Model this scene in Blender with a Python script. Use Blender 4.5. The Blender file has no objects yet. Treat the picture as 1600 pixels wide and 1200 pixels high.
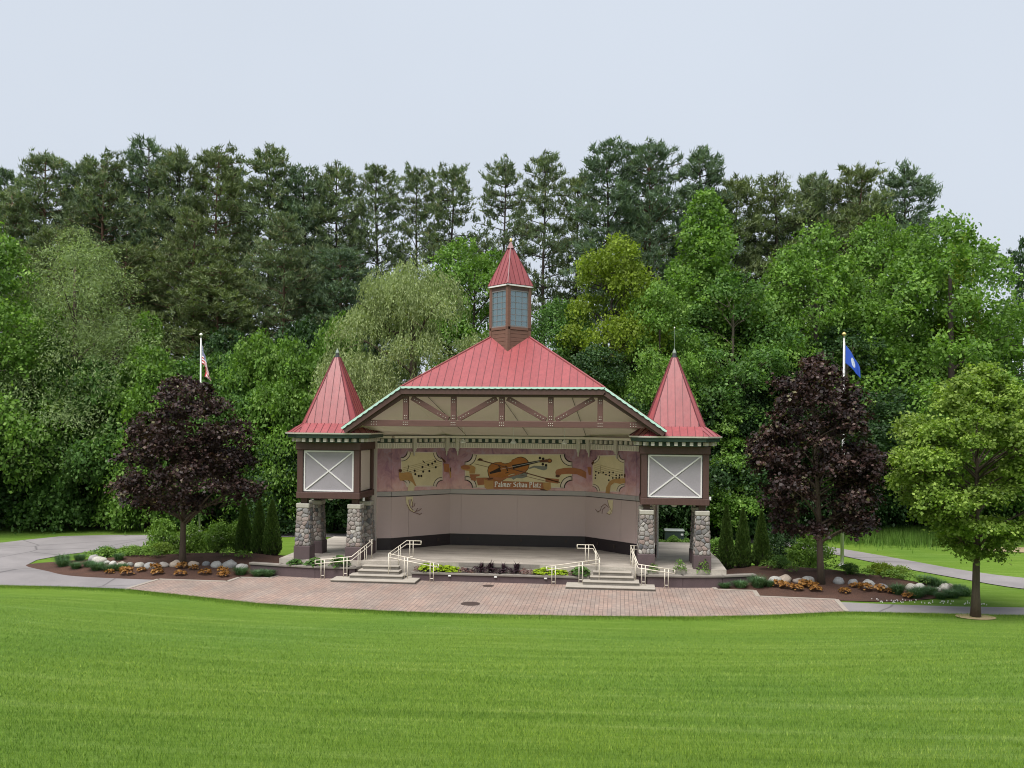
import bpy, bmesh, math, random
import numpy as np
from mathutils import Vector, Matrix, noise as mnoise

# ------------------------------------------------------------------ camera, sky, sun, exposure
S = bpy.context.scene
COL = S.collection
rad = math.radians
cam_d = bpy.data.cameras.new('camera')
cam = bpy.data.objects.new('camera', cam_d)
COL.objects.link(cam)
cam_d.sensor_width = 36.0
cam_d.lens = 1450 / 1600 * 36
cam_d.shift_y = 60 / 1600
cam_d.clip_start = 0.1
cam_d.clip_end = 2000
cam.location = (5.60, -43.65, 7.5)
cam.rotation_euler = (Matrix.Rotation(rad(6.5), 3, 'Z') @ Matrix.Rotation(rad(90), 3, 'X')
                      @ Matrix.Rotation(rad(0.5), 3, 'Z')).to_euler()
S.camera = cam

SUN_EL, SUN_AZ = 64, 200        # degrees; azimuth measured clockwise from +Y
world = bpy.data.worlds.new('World')
S.world = world
world.use_nodes = True
wn, wl = world.node_tree.nodes, world.node_tree.links
bg = wn['Background']
sky = wn.new('ShaderNodeTexSky')
sky.sky_type = 'NISHITA'
sky.sun_disc = False
sky.sun_elevation = rad(SUN_EL)
sky.sun_rotation = rad(SUN_AZ)
sky.air_density = 1.0
sky.dust_density = 6.0
sky.ozone_density = 1.5
cloud = wn.new('ShaderNodeMix')
cloud.data_type = 'RGBA'
cloud.inputs[0].default_value = 0.86          # an even overcast veil over the clear-sky model
cloud.inputs[7].default_value = (7.4, 8.05, 9.0, 1)
wl.new(sky.outputs[0], cloud.inputs[6])
wtc = wn.new('ShaderNodeTexCoord')
wno = wn.new('ShaderNodeTexNoise')
wno.inputs['Scale'].default_value = 1.6
wno.inputs['Detail'].default_value = 4
wl.new(wtc.outputs['Generated'], wno.inputs['Vector'])
wrm = wn.new('ShaderNodeMapRange')
wrm.inputs[1].default_value, wrm.inputs[2].default_value = .3, .7
wrm.inputs[3].default_value, wrm.inputs[4].default_value = .965, 1.035
wl.new(wno.outputs['Fac'], wrm.inputs[0])
wmu = wn.new('ShaderNodeMix')
wmu.data_type, wmu.blend_type = 'RGBA', 'MULTIPLY'
wmu.inputs[0].default_value = 1
wl.new(cloud.outputs[2], wmu.inputs[6])
wl.new(wrm.outputs[0], wmu.inputs[7])
wl.new(wmu.outputs[2], bg.inputs[0])
bg.inputs[1].default_value = 0.082
sun_d = bpy.data.lights.new('sun', 'SUN')
sun_d.energy = 4.6
sun_d.angle = rad(40)
sun_d.color = (1.0, 0.965, 0.92)
sun = bpy.data.objects.new('sun', sun_d)
COL.objects.link(sun)
az, el = rad(SUN_AZ), rad(SUN_EL)
sd = Vector((math.sin(az) * math.cos(el), math.cos(az) * math.cos(el), math.sin(el)))
sun.rotation_euler = sd.to_track_quat('Z', 'Y').to_euler()
sun.location = sd * 60
S.view_settings.view_transform = 'Standard'
S.view_settings.look = 'None'
S.view_settings.exposure = 0.30
S.view_settings.gamma = 1.0
S.cycles.max_bounces = 6
S.cycles.filter_width = 1.05
S.cycles.transparent_max_bounces = 12

# ------------------------------------------------------------------ materials
def lin(r, g, b):
    f = lambda c: (c / 255 / 12.92) if c / 255 <= 0.04045 else ((c / 255 + 0.055) / 1.055) ** 2.4
    return (f(r), f(g), f(b))

class Mat:
    def __init__(s, name):
        s.m = bpy.data.materials.new(name)
        s.m.use_nodes = True
        s.n = s.m.node_tree.nodes
        s.l = s.m.node_tree.links
        s.b = s.n['Principled BSDF']
    def new(s, t, **kw):
        nd = s.n.new('ShaderNode' + t)
        for k, v in kw.items():
            setattr(nd, k, v)
        return nd
    def coords(s, scale=(1, 1, 1), out='Object'):
        tc = s.new('TexCoord')
        mp = s.new('Mapping')
        mp.inputs['Scale'].default_value = scale
        s.l.new(tc.outputs[out], mp.inputs[0])
        return mp.outputs[0]
    def noise(s, scale, detail=4, rough=.55, vec=None, dist=0):
        nd = s.new('TexNoise')
        nd.inputs['Scale'].default_value = scale
        nd.inputs['Detail'].default_value = detail
        nd.inputs['Roughness'].default_value = rough
        nd.inputs['Distortion'].default_value = dist
        if vec is not None:
            s.l.new(vec, nd.inputs['Vector'])
        return nd.outputs['Fac']
    def ramp(s, fac, stops):
        r = s.new('ValToRGB')
        e = r.color_ramp.elements
        while len(e) < len(stops):
            e.new(.5)
        for el_, (p, c) in zip(e, stops):
            el_.position = p
            el_.color = (*c, 1)
        s.l.new(fac, r.inputs[0])
        return r.outputs[0]
    def mix(s, fac, a, b, mode='MIX'):
        m = s.new('Mix', data_type='RGBA', blend_type=mode)
        for i, v in ((0, fac), (6, a), (7, b)):
            if hasattr(v, 'links'):
                s.l.new(v, m.inputs[i])
            elif i == 0:
                m.inputs[0].default_value = v
            else:
                m.inputs[i].default_value = (*v, 1)
        return m.outputs[2]
    def color(s, c):
        if hasattr(c, 'links'):
            s.l.new(c, s.b.inputs['Base Color'])
        else:
            s.b.inputs['Base Color'].default_value = (*c, 1)
    def bump(s, h, strength=.3, dist=.02):
        b = s.new('Bump')
        b.inputs['Strength'].default_value = strength
        b.inputs['Distance'].default_value = dist
        s.l.new(h, b.inputs['Height'])
        s.l.new(b.outputs[0], s.b.inputs['Normal'])
    def rough(s, r):
        s.b.inputs['Roughness'].default_value = r

def sc(c, k):
    return tuple(x * k for x in c)

def plain(name, c, var=.18, scale=3.0, rough=.6, bump=.15, metallic=0, fine=40, stretch=(1, 1, 1), spec=None):
    m = Mat(name)
    v = m.coords(stretch)
    n1 = m.noise(scale, 5, .6, v)
    n2 = m.noise(fine, 3, .6, v)
    col = m.ramp(n1, [(.3, sc(c, 1 - var)), (.7, sc(c, 1 + var))])
    col = m.mix(.5, col, m.ramp(n2, [(.3, sc(c, 1 - var)), (.7, sc(c, 1 + var))]))
    m.color(col)
    m.rough(rough)
    m.b.inputs['Metallic'].default_value = metallic
    if spec is not None:
        m.b.inputs['Specular IOR Level'].default_value = spec
    if bump:
        m.bump(n2, bump, .01)
    return m.m

def leaf_mat(name, stops, trans=.3, rough=.55, bigvar=.25, spec=.25):
    """stops: colours picked per leaf; a slow noise over the crown shifts them slightly"""
    m = Mat(name)
    g = m.new('NewGeometry')
    at_ = m.new('Attribute', attribute_name='tone', attribute_type='GEOMETRY')
    bl_ = m.new('Mix', data_type='FLOAT')
    bl_.inputs[0].default_value = .55
    m.l.new(g.outputs['Random Per Island'], bl_.inputs[2])
    m.l.new(at_.outputs['Fac'], bl_.inputs[3])
    mr_ = m.new('MapRange')
    mr_.inputs[1].default_value, mr_.inputs[2].default_value = .12, .88
    m.l.new(bl_.outputs[0], mr_.inputs[0])
    col = m.ramp(mr_.outputs[0], stops)
    oi = m.new('ObjectInfo')
    v = m.coords((1, 1, 1))
    n = m.noise(.55, 2, .5, v)
    dark = m.ramp(n, [(.35, (1 - bigvar,) * 3), (.65, (1 + bigvar * .6,) * 3)])
    col = m.mix(1.0, col, dark, 'MULTIPLY')
    m.color(col)
    m.rough(rough)
    m.b.inputs['Specular IOR Level'].default_value = spec
    tr = m.new('BsdfTranslucent')
    m.l.new(m.mix(1.0, col, (1.25, 1.35, .55), 'MULTIPLY'), tr.inputs[0])
    mx = m.new('MixShader')
    mx.inputs[0].default_value = trans
    m.l.new(m.b.outputs[0], mx.inputs[1])
    m.l.new(tr.outputs[0], mx.inputs[2])
    m.l.new(mx.outputs[0], m.n['Material Output'].inputs[0])
    return m.m

MT = {}
def red_metal():
    m = Mat('red_standing_seam_metal')
    v = m.coords((1, 1, .3))
    n = m.noise(1.3, 5, .6, v)
    n2 = m.noise(9, 4, .6, v)
    oi = m.new('ObjectInfo')
    col = m.ramp(n, [(.3, (.250, .058, .062)), (.7, (.285, .069, .073))])
    col = m.mix(.35, col, m.ramp(n2, [(.35, (.225, .045, .048)), (.7, (.31, .074, .077))]))
    tint = m.ramp(oi.outputs['Random'], [(0, (.93, .93, .93)), (1, (1.05, 1.05, 1.05))])
    col = m.mix(1, col, tint, 'MULTIPLY')
    st = m.noise(2.2, 5, .7, m.coords((2.6, 2.6, .12)))
    m.color(m.mix(1, col, m.ramp(st, [(.3, (.84, .86, .88)), (.6, (1.05, 1.04, 1.03))]), 'MULTIPLY'))
    m.rough(.30)
    m.b.inputs['Specular IOR Level'].default_value = .55
    m.bump(m.noise(1.6, 2, .5, m.coords((1, 1, 1))), .12, .03)
    return m.m
MT['red'] = red_metal()
MT['red_dark'] = plain('dark_red_trim', (.14, .028, .03), .15, rough=.45)
MT['rib'] = plain('red_seam_rib', (.11, .022, .026), .15, rough=.45)
MT['mint'] = plain('mint_green_paint', (.42, .62, .54), .1, rough=.5)
MT['gutter'] = plain('cream_gutter_paint', (.62, .58, .53), .1, rough=.4)
MT['gutter_dark'] = plain('dark_green_soffit', (.035, .06, .05), .15, rough=.6)
MT['dentil'] = plain('pale_grey_dentil', (.54, .49, .44), .08)
MT['band'] = plain('grey_band_moulding', (.40, .36, .35), .08)
MT['brown'] = plain('dark_brown_stained_wood', (.075, .036, .030), .25, 2.0, .6, .3, stretch=(6, 6, .7))
MT['truss'] = plain('brown_timber', (.100, .046, .037), .25, 2.0, .65, .3, stretch=(.8, 6, 6))
MT['brick_brown'] = plain('brown_siding_wood', (.16, .078, .055), .25, 2.0, .65, .3, stretch=(.8, .8, 8))
MT['white'] = plain('white_trim_paint', (.72, .69, .68), .06, rough=.5)
MT['panel'] = plain('grey_lilac_stucco', (.30, .275, .30), .12, 1.2, .85, .3, fine=60)
MT['soffit'] = plain('beige_painted_ceiling', (.74, .67, .61), .06, .5, .8, .1)
MT['wall'] = plain('mauve_beige_wall_paint', (.53, .405, .385), .05, .5, .8, .12)
MT['wall_pale'] = plain('beige_side_panel', (.60, .51, .47), .06, .5, .8, .12)
MT['base'] = plain('black_brown_wall_base', (.022, .014, .017), .2, 2, .5)
MT['plinth'] = plain('purple_brown_concrete', (.085, .058, .062), .22, 2.5, .8, .3, stretch=(1, 1, .5))
MT['capstone'] = plain('limestone_cap', (.38, .36, .31), .15, 5, .85, .4)
MT['mortar'] = plain('grey_mortar', (.16, .14, .13), .2, 8, .95, .4)
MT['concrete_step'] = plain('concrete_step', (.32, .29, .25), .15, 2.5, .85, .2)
MT['riser'] = plain('dark_riser_concrete', (.19, .17, .15), .25, 2.5, .9, .2)  # darker concrete tone for risers, stage edge and planter caps
MT['rail'] = plain('cream_painted_steel', (.68, .62, .52), .05, rough=.35)
MT['steel_pole'] = plain('brushed_aluminium_pole', (.55, .55, .53), .08, rough=.4, metallic=.3)
MT['gold'] = plain('gold_finial', (.62, .47, .18), .1, rough=.35, metallic=.4)
MT['ball_white'] = plain('silver_finial', (.75, .74, .68), .05, rough=.35)
MT['copper'] = plain('patina_finial', (.20, .24, .20), .2, rough=.5)
MT['black_cap'] = plain('dark_lead_cap', (.03, .03, .035), .2, rough=.45)
MT['bolt'] = plain('galvanised_bolt', (.62, .58, .50), .1, rough=.4)
MT['muntin'] = plain('grey_window_frame', (.20, .18, .18), .1, rough=.5)
MT['black_iron'] = plain('rusty_iron', (.045, .028, .024), .3, 12, .7, .4)
MT['cabinet'] = plain('dark_green_cabinet', (.028, .045, .04), .12, rough=.45)
MT['cabinet_top'] = plain('pale_cabinet_lid', (.20, .225, .21), .1, rough=.5)
MT['lamp_white'] = plain('white_lamp_housing', (.62, .62, .60), .05, rough=.4)
MT['wire'] = plain('dark_cable', (.03, .028, .026), .1)
MT['edging'] = plain('pale_edging_stone', (.28, .245, .21), .15, 6, .9, .3)
MT['bark'] = plain('grey_brown_bark', (.085, .062, .046), .35, 4, .95, .8, fine=18, stretch=(3, 3, .6))
MT['bark_dark'] = plain('dark_bark', (.045, .034, .028), .35, 3, .95, .8, fine=14, stretch=(3, 3, .6))
MT['bark_red'] = plain('reddish_pine_bark', (.115, .065, .045), .4, 2, .95, .8, fine=10, stretch=(3, 3, .6))
MT['bark_pale'] = plain('olive_grey_bark', (.12, .10, .075), .3, 4, .95, .8, fine=18, stretch=(3, 3, .6))

def stone_mat(name, island):
    m = Mat(name)
    if island:
        r = m.new('NewGeometry').outputs['Random Per Island']
    else:
        r = m.new('ObjectInfo').outputs['Random']
    col = m.ramp(r, [(0, (.17, .15, .14)), (.16, (.27, .225, .205)), (.30, (.20, .205, .205)), (.42, (.31, .28, .255)),
                     (.54, (.105, .115, .13)), (.64, (.235, .175, .155)), (.76, (.25, .24, .225)), (.86, (.065, .067, .075)),
                     (.93, (.42, .40, .37)), (1, (.20, .18, .17))])
    v = m.coords((1, 1, 1))
    n = m.noise(14, 5, .65, v)
    m.color(m.mix(1, col, m.ramp(n, [(.3, (.72, .72, .72)), (.7, (1.22, 1.2, 1.18))]), 'MULTIPLY'))
    m.rough(.85)
    m.bump(n, .5, .02)
    return m.m
MT['stone'] = stone_mat('fieldstone', False)
MT['stone_j'] = stone_mat('fieldstone_facing', True)

def boulder_mat():
    m = Mat('boulder_granite')
    r = m.new('ObjectInfo').outputs['Random']
    col = m.ramp(r, [(0, (.42, .40, .36)), (.25, (.50, .47, .41)), (.45, (.22, .23, .25)), (.6, (.46, .38, .31)),
                     (.8, (.33, .33, .33)), (1, (.56, .54, .49))])
    v = m.coords((1, 1, 1))
    n = m.noise(5, 6, .7, v)
    n2 = m.noise(30, 4, .7, v)
    c = m.mix(1, col, m.ramp(n, [(.3, (.7, .69, .66)), (.7, (1.15, 1.15, 1.15))]), 'MULTIPLY')
    m.color(m.mix(.5, c, m.mix(1, c, m.ramp(n2, [(.4, (.65, .65, .65)), (.6, (1.1, 1.1, 1.1))]), 'MULTIPLY')))
    m.rough(.85)
    m.bump(n2, .4, .02)
    return m.m
MT['boulder'] = boulder_mat()

def concrete_floor():
    m = Mat('stained_concrete_floor')
    v = m.coords((.25, 1.0, 1))
    n = m.noise(1.2, 6, .65, v, .6)
    n2 = m.noise(14, 4, .6, m.coords((1, 1, 1)))
    c = m.ramp(n, [(.32, (.20, .178, .155)), (.5, (.34, .305, .265)), (.68, (.45, .41, .36))])
    m.color(m.mix(1, c, m.ramp(n2, [(.3, (.88, .88, .88)), (.7, (1.1, 1.1, 1.1))]), 'MULTIPLY'))
    m.rough(.62)
    m.bump(n2, .15, .01)
    return m.m
MT['stage'] = concrete_floor()

def asphalt():
    m = Mat('grey_asphalt')
    v = m.coords((1, 1, 1))
    n = m.noise(.35, 5, .6, v, .4)
    n2 = m.noise(60, 3, .7, v)
    c = m.ramp(n, [(.3, (.16, .148, .15)), (.7, (.235, .217, .218))])
    c = m.mix(1, c, m.ramp(n2, [(.3, (.8, .8, .8)), (.7, (1.18, 1.18, 1.18))]), 'MULTIPLY')
    vo = m.new('TexVoronoi', feature='DISTANCE_TO_EDGE')
    vo.inputs['Scale'].default_value = .22
    wob = m.mix(.25, v, m.new('TexNoise').outputs['Color'])
    m.l.new(wob, vo.inputs['Vector'])
    m.color(m.mix(1, c, m.ramp(vo.outputs['Distance'], [(0, (.45, .45, .45)), (.012, (1, 1, 1))]), 'MULTIPLY'))
    m.rough(.9)
    m.bump(n2, .3, .01)
    return m.m
MT['asphalt'] = asphalt()

def pavers():
    m = Mat('pink_brick_pavers')
    tc = m.new('TexCoord')
    mp = m.new('Mapping')
    mp.inputs['Rotation'].default_value = (0, 0, rad(90))
    m.l.new(tc.outputs['Object'], mp.inputs[0])
    br = m.new('TexBrick')
    br.inputs['Scale'].default_value = 1.0
    br.inputs['Mortar Size'].default_value = .010
    br.inputs['Mortar Smooth'].default_value = .3
    br.inputs['Brick Width'].default_value = .235
    br.inputs['Row Height'].default_value = .175
    br.inputs['Color1'].default_value = (.285, .228, .197, 1)
    br.inputs['Color2'].default_value = (.232, .189, .168, 1)
    br.inputs['Mortar'].default_value = (.075, .061, .054, 1)
    m.l.new(mp.outputs[0], br.inputs['Vector'])
    v = m.coords((1, 1, 1))
    n = m.noise(.45, 5, .6, v, .5)
    n2 = m.noise(4.5, 4, .6, v)
    c = m.mix(1, br.outputs[0], m.ramp(n, [(.3, (.80, .79, .78)), (.7, (1.14, 1.12, 1.1))]), 'MULTIPLY')
    n5 = m.noise(1.1, 2, .5, m.coords((1, .35, 1)))
    c = m.mix(1, c, m.ramp(n5, [(.4, (1.0, 1.0, 1.0)), (.62, (1.04, .95, .92))]), 'MULTIPLY')
    c = m.mix(1, c, m.ramp(n2, [(.3, (.88, .87, .87)), (.7, (1.1, 1.08, 1.07))]), 'MULTIPLY')
    m.color(c)
    m.rough(.9)
    m.bump(br.outputs['Fac'], -.5, .01)
    return m.m
MT['pavers'] = pavers()

def mulch():
    m = Mat('brown_bark_mulch')
    v = m.coords((1, 1, 1))
    n = m.noise(1.1, 5, .6, v)
    n2 = m.noise(26, 5, .75, v)
    c = m.ramp(n2, [(.3, (.032, .015, .010)), (.55, (.085, .040, .026)), (.75, (.15, .078, .05))])
    m.color(m.mix(1, c, m.ramp(n, [(.3, (.75, .75, .75)), (.7, (1.15, 1.1, 1.05))]), 'MULTIPLY'))
    m.rough(1)
    m.bump(n2, 1.0, .05)
    return m.m
MT['mulch'] = mulch()

GRASS_A, GRASS_B, GRASS_C = (.088, .172, .016), (.130, .232, .024), (.205, .305, .070)
def grass_ground():
    m = Mat('mown_grass')
    v1 = m.coords((.16, 1.7, 1))
    v2 = m.coords((1.1, 8, 1))
    v = m.coords((1, 1, 1))
    n1 = m.noise(1.0, 6, .72, v1, .3)
    n2 = m.noise(1.6, 5, .7, v2, .3)
    n3 = m.noise(55, 4, .75, v)
    n4 = m.noise(.12, 3, .5, v)
    c = m.ramp(n1, [(.34, GRASS_A), (.52, GRASS_B), (.68, GRASS_C)])
    c = m.mix(.45, c, m.ramp(n2, [(.32, GRASS_A), (.5, GRASS_B), (.70, GRASS_C)]))
    c = m.mix(1, c, m.ramp(n3, [(.3, (.62, .64, .55)), (.7, (1.28, 1.24, 1.3))]), 'MULTIPLY')
    c = m.mix(1, c, m.ramp(n4, [(.35, (.86, .92, .96)), (.65, (1.1, 1.04, .97))]), 'MULTIPLY')
    m.color(m.mix(1, c, (.84, .84, .9), 'MULTIPLY'))
    m.rough(.95)
    m.b.inputs['Specular IOR Level'].default_value = .15
    m.bump(n3, .8, .03)
    return m.m
MT['grass'] = grass_ground()

def grass_blade():
    m = Mat('grass_blades')
    g = m.new('NewGeometry')
    v1 = m.coords((.16, 1.7, 1))
    n1 = m.noise(1.0, 6, .72, v1, .3)
    c = m.ramp(n1, [(.34, sc(GRASS_A, 1.1)), (.52, sc(GRASS_B, 1.1)), (.68, sc(GRASS_C, 1.1))])
    n4 = m.noise(.16, 3, .5, m.coords((1, 1, 1)))
    c = m.mix(1, c, m.ramp(n4, [(.35, (.86, .92, .96)), (.65, (1.1, 1.04, .97))]), 'MULTIPLY')
    r = m.ramp(g.outputs['Random Per Island'], [(0, (.42, .52, .45)), (.5, (.92, .94, .95)), (.9, (1.4, 1.28, 1.2)), (1, (2.3, 1.7, 2.4))])
    c = m.mix(1, c, r, 'MULTIPLY')
    m.color(c)
    m.rough(.6)
    m.b.inputs['Specular IOR Level'].default_value = .3
    tr = m.new('BsdfTranslucent')
    m.l.new(c, tr.inputs[0])
    mx = m.new('MixShader')
    mx.inputs[0].default_value = .3
    m.l.new(m.b.outputs[0], mx.inputs[1])
    m.l.new(tr.outputs[0], mx.inputs[2])
    m.l.new(mx.outputs[0], m.n['Material Output'].inputs[0])
    return m.m
MT['blade'] = grass_blade()

def mural_bg():
    m = Mat('mural_purple_to_peach_paint')
    tc = m.new('TexCoord')
    sp = m.new('SeparateXYZ')
    m.l.new(tc.outputs['Object'], sp.inputs[0])
    n = m.noise(.75, 6, .6, m.coords((1, 1, 1)), .4)
    n2 = m.noise(1.6, 6, .65, m.coords((1.3, 1.3, 1)), .8)
    mr = m.new('MapRange')
    mr.inputs[1].default_value = 3.8
    mr.inputs[2].default_value = 6.2
    m.l.new(sp.outputs[2], mr.inputs[0])
    ad = m.new('Math', operation='MULTIPLY_ADD')
    m.l.new(n, ad.inputs[0])
    ad.inputs[1].default_value = .55
    m.l.new(mr.outputs[0], ad.inputs[2])
    c = m.ramp(ad.outputs[0], [(.22, (.80, .52, .43)), (.5, (.60, .32, .31)), (.8, (.34, .16, .23)), (1.0, (.18, .09, .14))])
    c = m.mix(.45, c, m.ramp(n2, [(.32, (.20, .09, .20)), (.5, (.56, .31, .33)), (.68, (.60, .46, .58))]))
    m.color(c)
    m.rough(.75)
    return m.m
MT['mural'] = mural_bg()
MT['parchment'] = plain('mural_parchment_paint', (.66, .55, .35), .16, 1.2, .8, 0)
MT['scroll'] = plain('mural_pale_scroll_paint', (.66, .55, .46), .1, 3, .8, 0)
MT['ribbon'] = plain('mural_rust_ribbon_paint', (.36, .135, .06), .25, 2, .8, 0)
MT['ribbon_light'] = plain('mural_ochre_ribbon_paint', (.46, .25, .09), .2, 2, .8, 0)
MT['ribbon_dark'] = plain('mural_dark_ribbon_paint', (.10, .035, .018), .2, 2, .8, 0)
MT['violin'] = plain('mural_violin_orange_paint', (.38, .135, .03), .35, 1.5, .8, 0, stretch=(1, 1, 2))
MT['ink'] = plain('mural_black_paint', (.022, .012, .009), .2, 3, .8, 0)
MT['bow'] = plain('mural_bow_brown_paint', (.13, .05, .03), .2, 3, .8, 0)
MT['mural_grey'] = plain('mural_grey_blue_paint', (.20, .20, .18), .1, 3, .8, 0)
MT['letter'] = plain('mural_white_lettering_paint', (.80, .76, .72), .04, 3, .8, 0)
MT['staff'] = plain('mural_staff_line_paint', (.30, .20, .09), .1, 3, .8, 0)

def glass():
    m = Mat('lantern_glass')
    m.n.remove(m.b)
    t = m.new('BsdfTransparent')
    t.inputs[0].default_value = (.50, .64, .68, 1)
    g = m.new('BsdfGlossy')
    g.inputs['Roughness'].default_value = .08
    g.inputs['Color'].default_value = (.8, .9, .95, 1)
    d = m.new('BsdfDiffuse')
    d.inputs[0].default_value = (.20, .29, .31, 1)
    a = m.new('MixShader')
    a.inputs[0].default_value = .35
    m.l.new(t.outputs[0], a.inputs[1])
    m.l.new(d.outputs[0], a.inputs[2])
    b = m.new('MixShader')
    b.inputs[0].default_value = .16
    m.l.new(a.outputs[0], b.inputs[1])
    m.l.new(g.outputs[0], b.inputs[2])
    m.l.new(b.outputs[0], m.n['Material Output'].inputs[0])
    return m.m
MT['glass'] = glass()

# foliage
MT['f_pine'] = leaf_mat('pine_needles', [(0, (.084, .124, .066)), (.5, (.134, .182, .092)), (.9, (.190, .238, .120)), (1, (.21, .20, .11))], .25, bigvar=.3)
MT['f_pine_blue'] = leaf_mat('blue_green_pine_needles', [(0, (.072, .118, .072)), (.6, (.118, .178, .104)), (1, (.172, .236, .138))], .25, bigvar=.3)
MT['f_pine_olive'] = leaf_mat('olive_pine_needles', [(0, (.090, .128, .054)), (.6, (.148, .192, .080)), (1, (.205, .245, .108))], .25, bigvar=.35)
MT['f_green'] = leaf_mat('bright_green_leaves', [(0, (.066, .140, .022)), (.6, (.146, .272, .046)), (1, (.250, .385, .095))], .4)
MT['f_mid'] = leaf_mat('mid_green_leaves', [(0, (.042, .098, .022)), (.6, (.098, .200, .047)), (1, (.178, .305, .083))], .4)
MT['f_dark_shaded'] = leaf_mat('dark_and_shaded_green_leaves', [(0, (.014, .036, .012)), (.6, (.037, .083, .026)), (1, (.075, .140, .047))], .3)  # leaf colour darkened for understorey shade; also on a dark shrub
MT['f_yellow'] = leaf_mat('yellow_green_leaves', [(0, (.105, .165, .012)), (.6, (.180, .255, .022)), (1, (.25, .33, .040))], .36)
MT['f_pale'] = leaf_mat('pale_green_leaves', [(0, (.14, .205, .078)), (.6, (.225, .305, .125)), (1, (.31, .39, .175))], .36)
MT['f_willow'] = leaf_mat('willow_leaves', [(0, (.150, .200, .078)), (.6, (.250, .310, .128)), (1, (.36, .42, .20))], .36)
MT['f_purple'] = leaf_mat('purple_maple_leaves', [(0, (.013, .007, .007)), (.55, (.032, .016, .015)), (.85, (.066, .034, .029)), (.97, (.13, .082, .068)), (1, (.14, .13, .065))], .22, .5, .3, .3)
MT['f_pear'] = leaf_mat('pear_tree_leaves', [(0, (.085, .150, .022)), (.6, (.180, .270, .042)), (1, (.31, .41, .095))], .4)
MT['f_arb'] = leaf_mat('arborvitae_sprays', [(0, (.050, .100, .020)), (.6, (.092, .162, .036)), (1, (.145, .22, .058))], .3)
MT['f_shrub'] = leaf_mat('shrub_leaves', [(0, (.085, .165, .024)), (.6, (.150, .265, .042)), (1, (.23, .36, .07))], .34)
MT['f_lime'] = leaf_mat('lime_hosta_leaves', [(0, (.20, .30, .012)), (.6, (.30, .42, .018)), (1, (.42, .54, .04))], .3)
MT['f_orange'] = leaf_mat('amber_coral_bell_leaves', [(0, (.20, .085, .02)), (.6, (.34, .16, .04)), (1, (.45, .26, .09))], .3)
MT['f_grass'] = leaf_mat('blue_green_grass_blades', [(0, (.05, .11, .045)), (.6, (.085, .165, .072)), (1, (.135, .225, .105))], .25)
MT['f_burg'] = leaf_mat('burgundy_leaves', [(0, (.015, .008, .012)), (.7, (.035, .016, .024)), (1, (.075, .035, .045))], .15)
MT['f_rose'] = leaf_mat('dusty_pink_leaves', [(0, (.12, .065, .06)), (.7, (.18, .10, .095)), (1, (.22, .17, .10))], .2)

# ------------------------------------------------------------------ geometry helpers
def tag(o, label=None, cat=None, group=None, kind=None):
    if label: o['label'] = label
    if cat: o['category'] = cat
    if group: o['group'] = group
    if kind: o['kind'] = kind
    return o

def link(name, me, mat=None, parent=None, loc=(0, 0, 0), rot=(0, 0, 0), scale=(1, 1, 1)):
    o = bpy.data.objects.new(name, me)
    COL.objects.link(o)
    if mat is not None and me is not None and not me.materials:
        me.materials.append(mat)
    o.location, o.rotation_euler, o.scale = loc, rot, scale
    if parent is not None:
        o.parent = parent
    return o

def empty(name, loc=(0, 0, 0), rz=0, parent=None):
    o = bpy.data.objects.new(name, None)
    o.empty_display_size = .2
    COL.objects.link(o)
    o.location = loc
    o.rotation_euler = (0, 0, rz)
    if parent is not None:
        o.parent = parent
    return o

def fast_mesh(name, V, Fc, smooth=False, tone=None):
    """V (n,3), Fc (m,k) int array with a constant face size"""
    V = np.asarray(V, np.float32)
    Fc = np.asarray(Fc, np.int32)
    me = bpy.data.meshes.new(name)
    me.vertices.add(len(V))
    me.vertices.foreach_set('co', V.ravel())
    m, k = Fc.shape
    me.loops.add(m * k)
    me.loops.foreach_set('vertex_index', Fc.ravel())
    me.polygons.add(m)
    me.polygons.foreach_set('loop_start', np.arange(0, m * k, k, dtype=np.int32))
    me.polygons.foreach_set('loop_total', np.full(m, k, np.int32))
    if smooth:
        me.polygons.foreach_set('use_smooth', np.ones(m, bool))
    me.update(calc_edges=True)
    if tone is not None:
        at_ = me.attributes.new('tone', 'FLOAT', 'FACE')
        at_.data.foreach_set('value', np.asarray(tone, np.float32).ravel())
    return me

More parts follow.
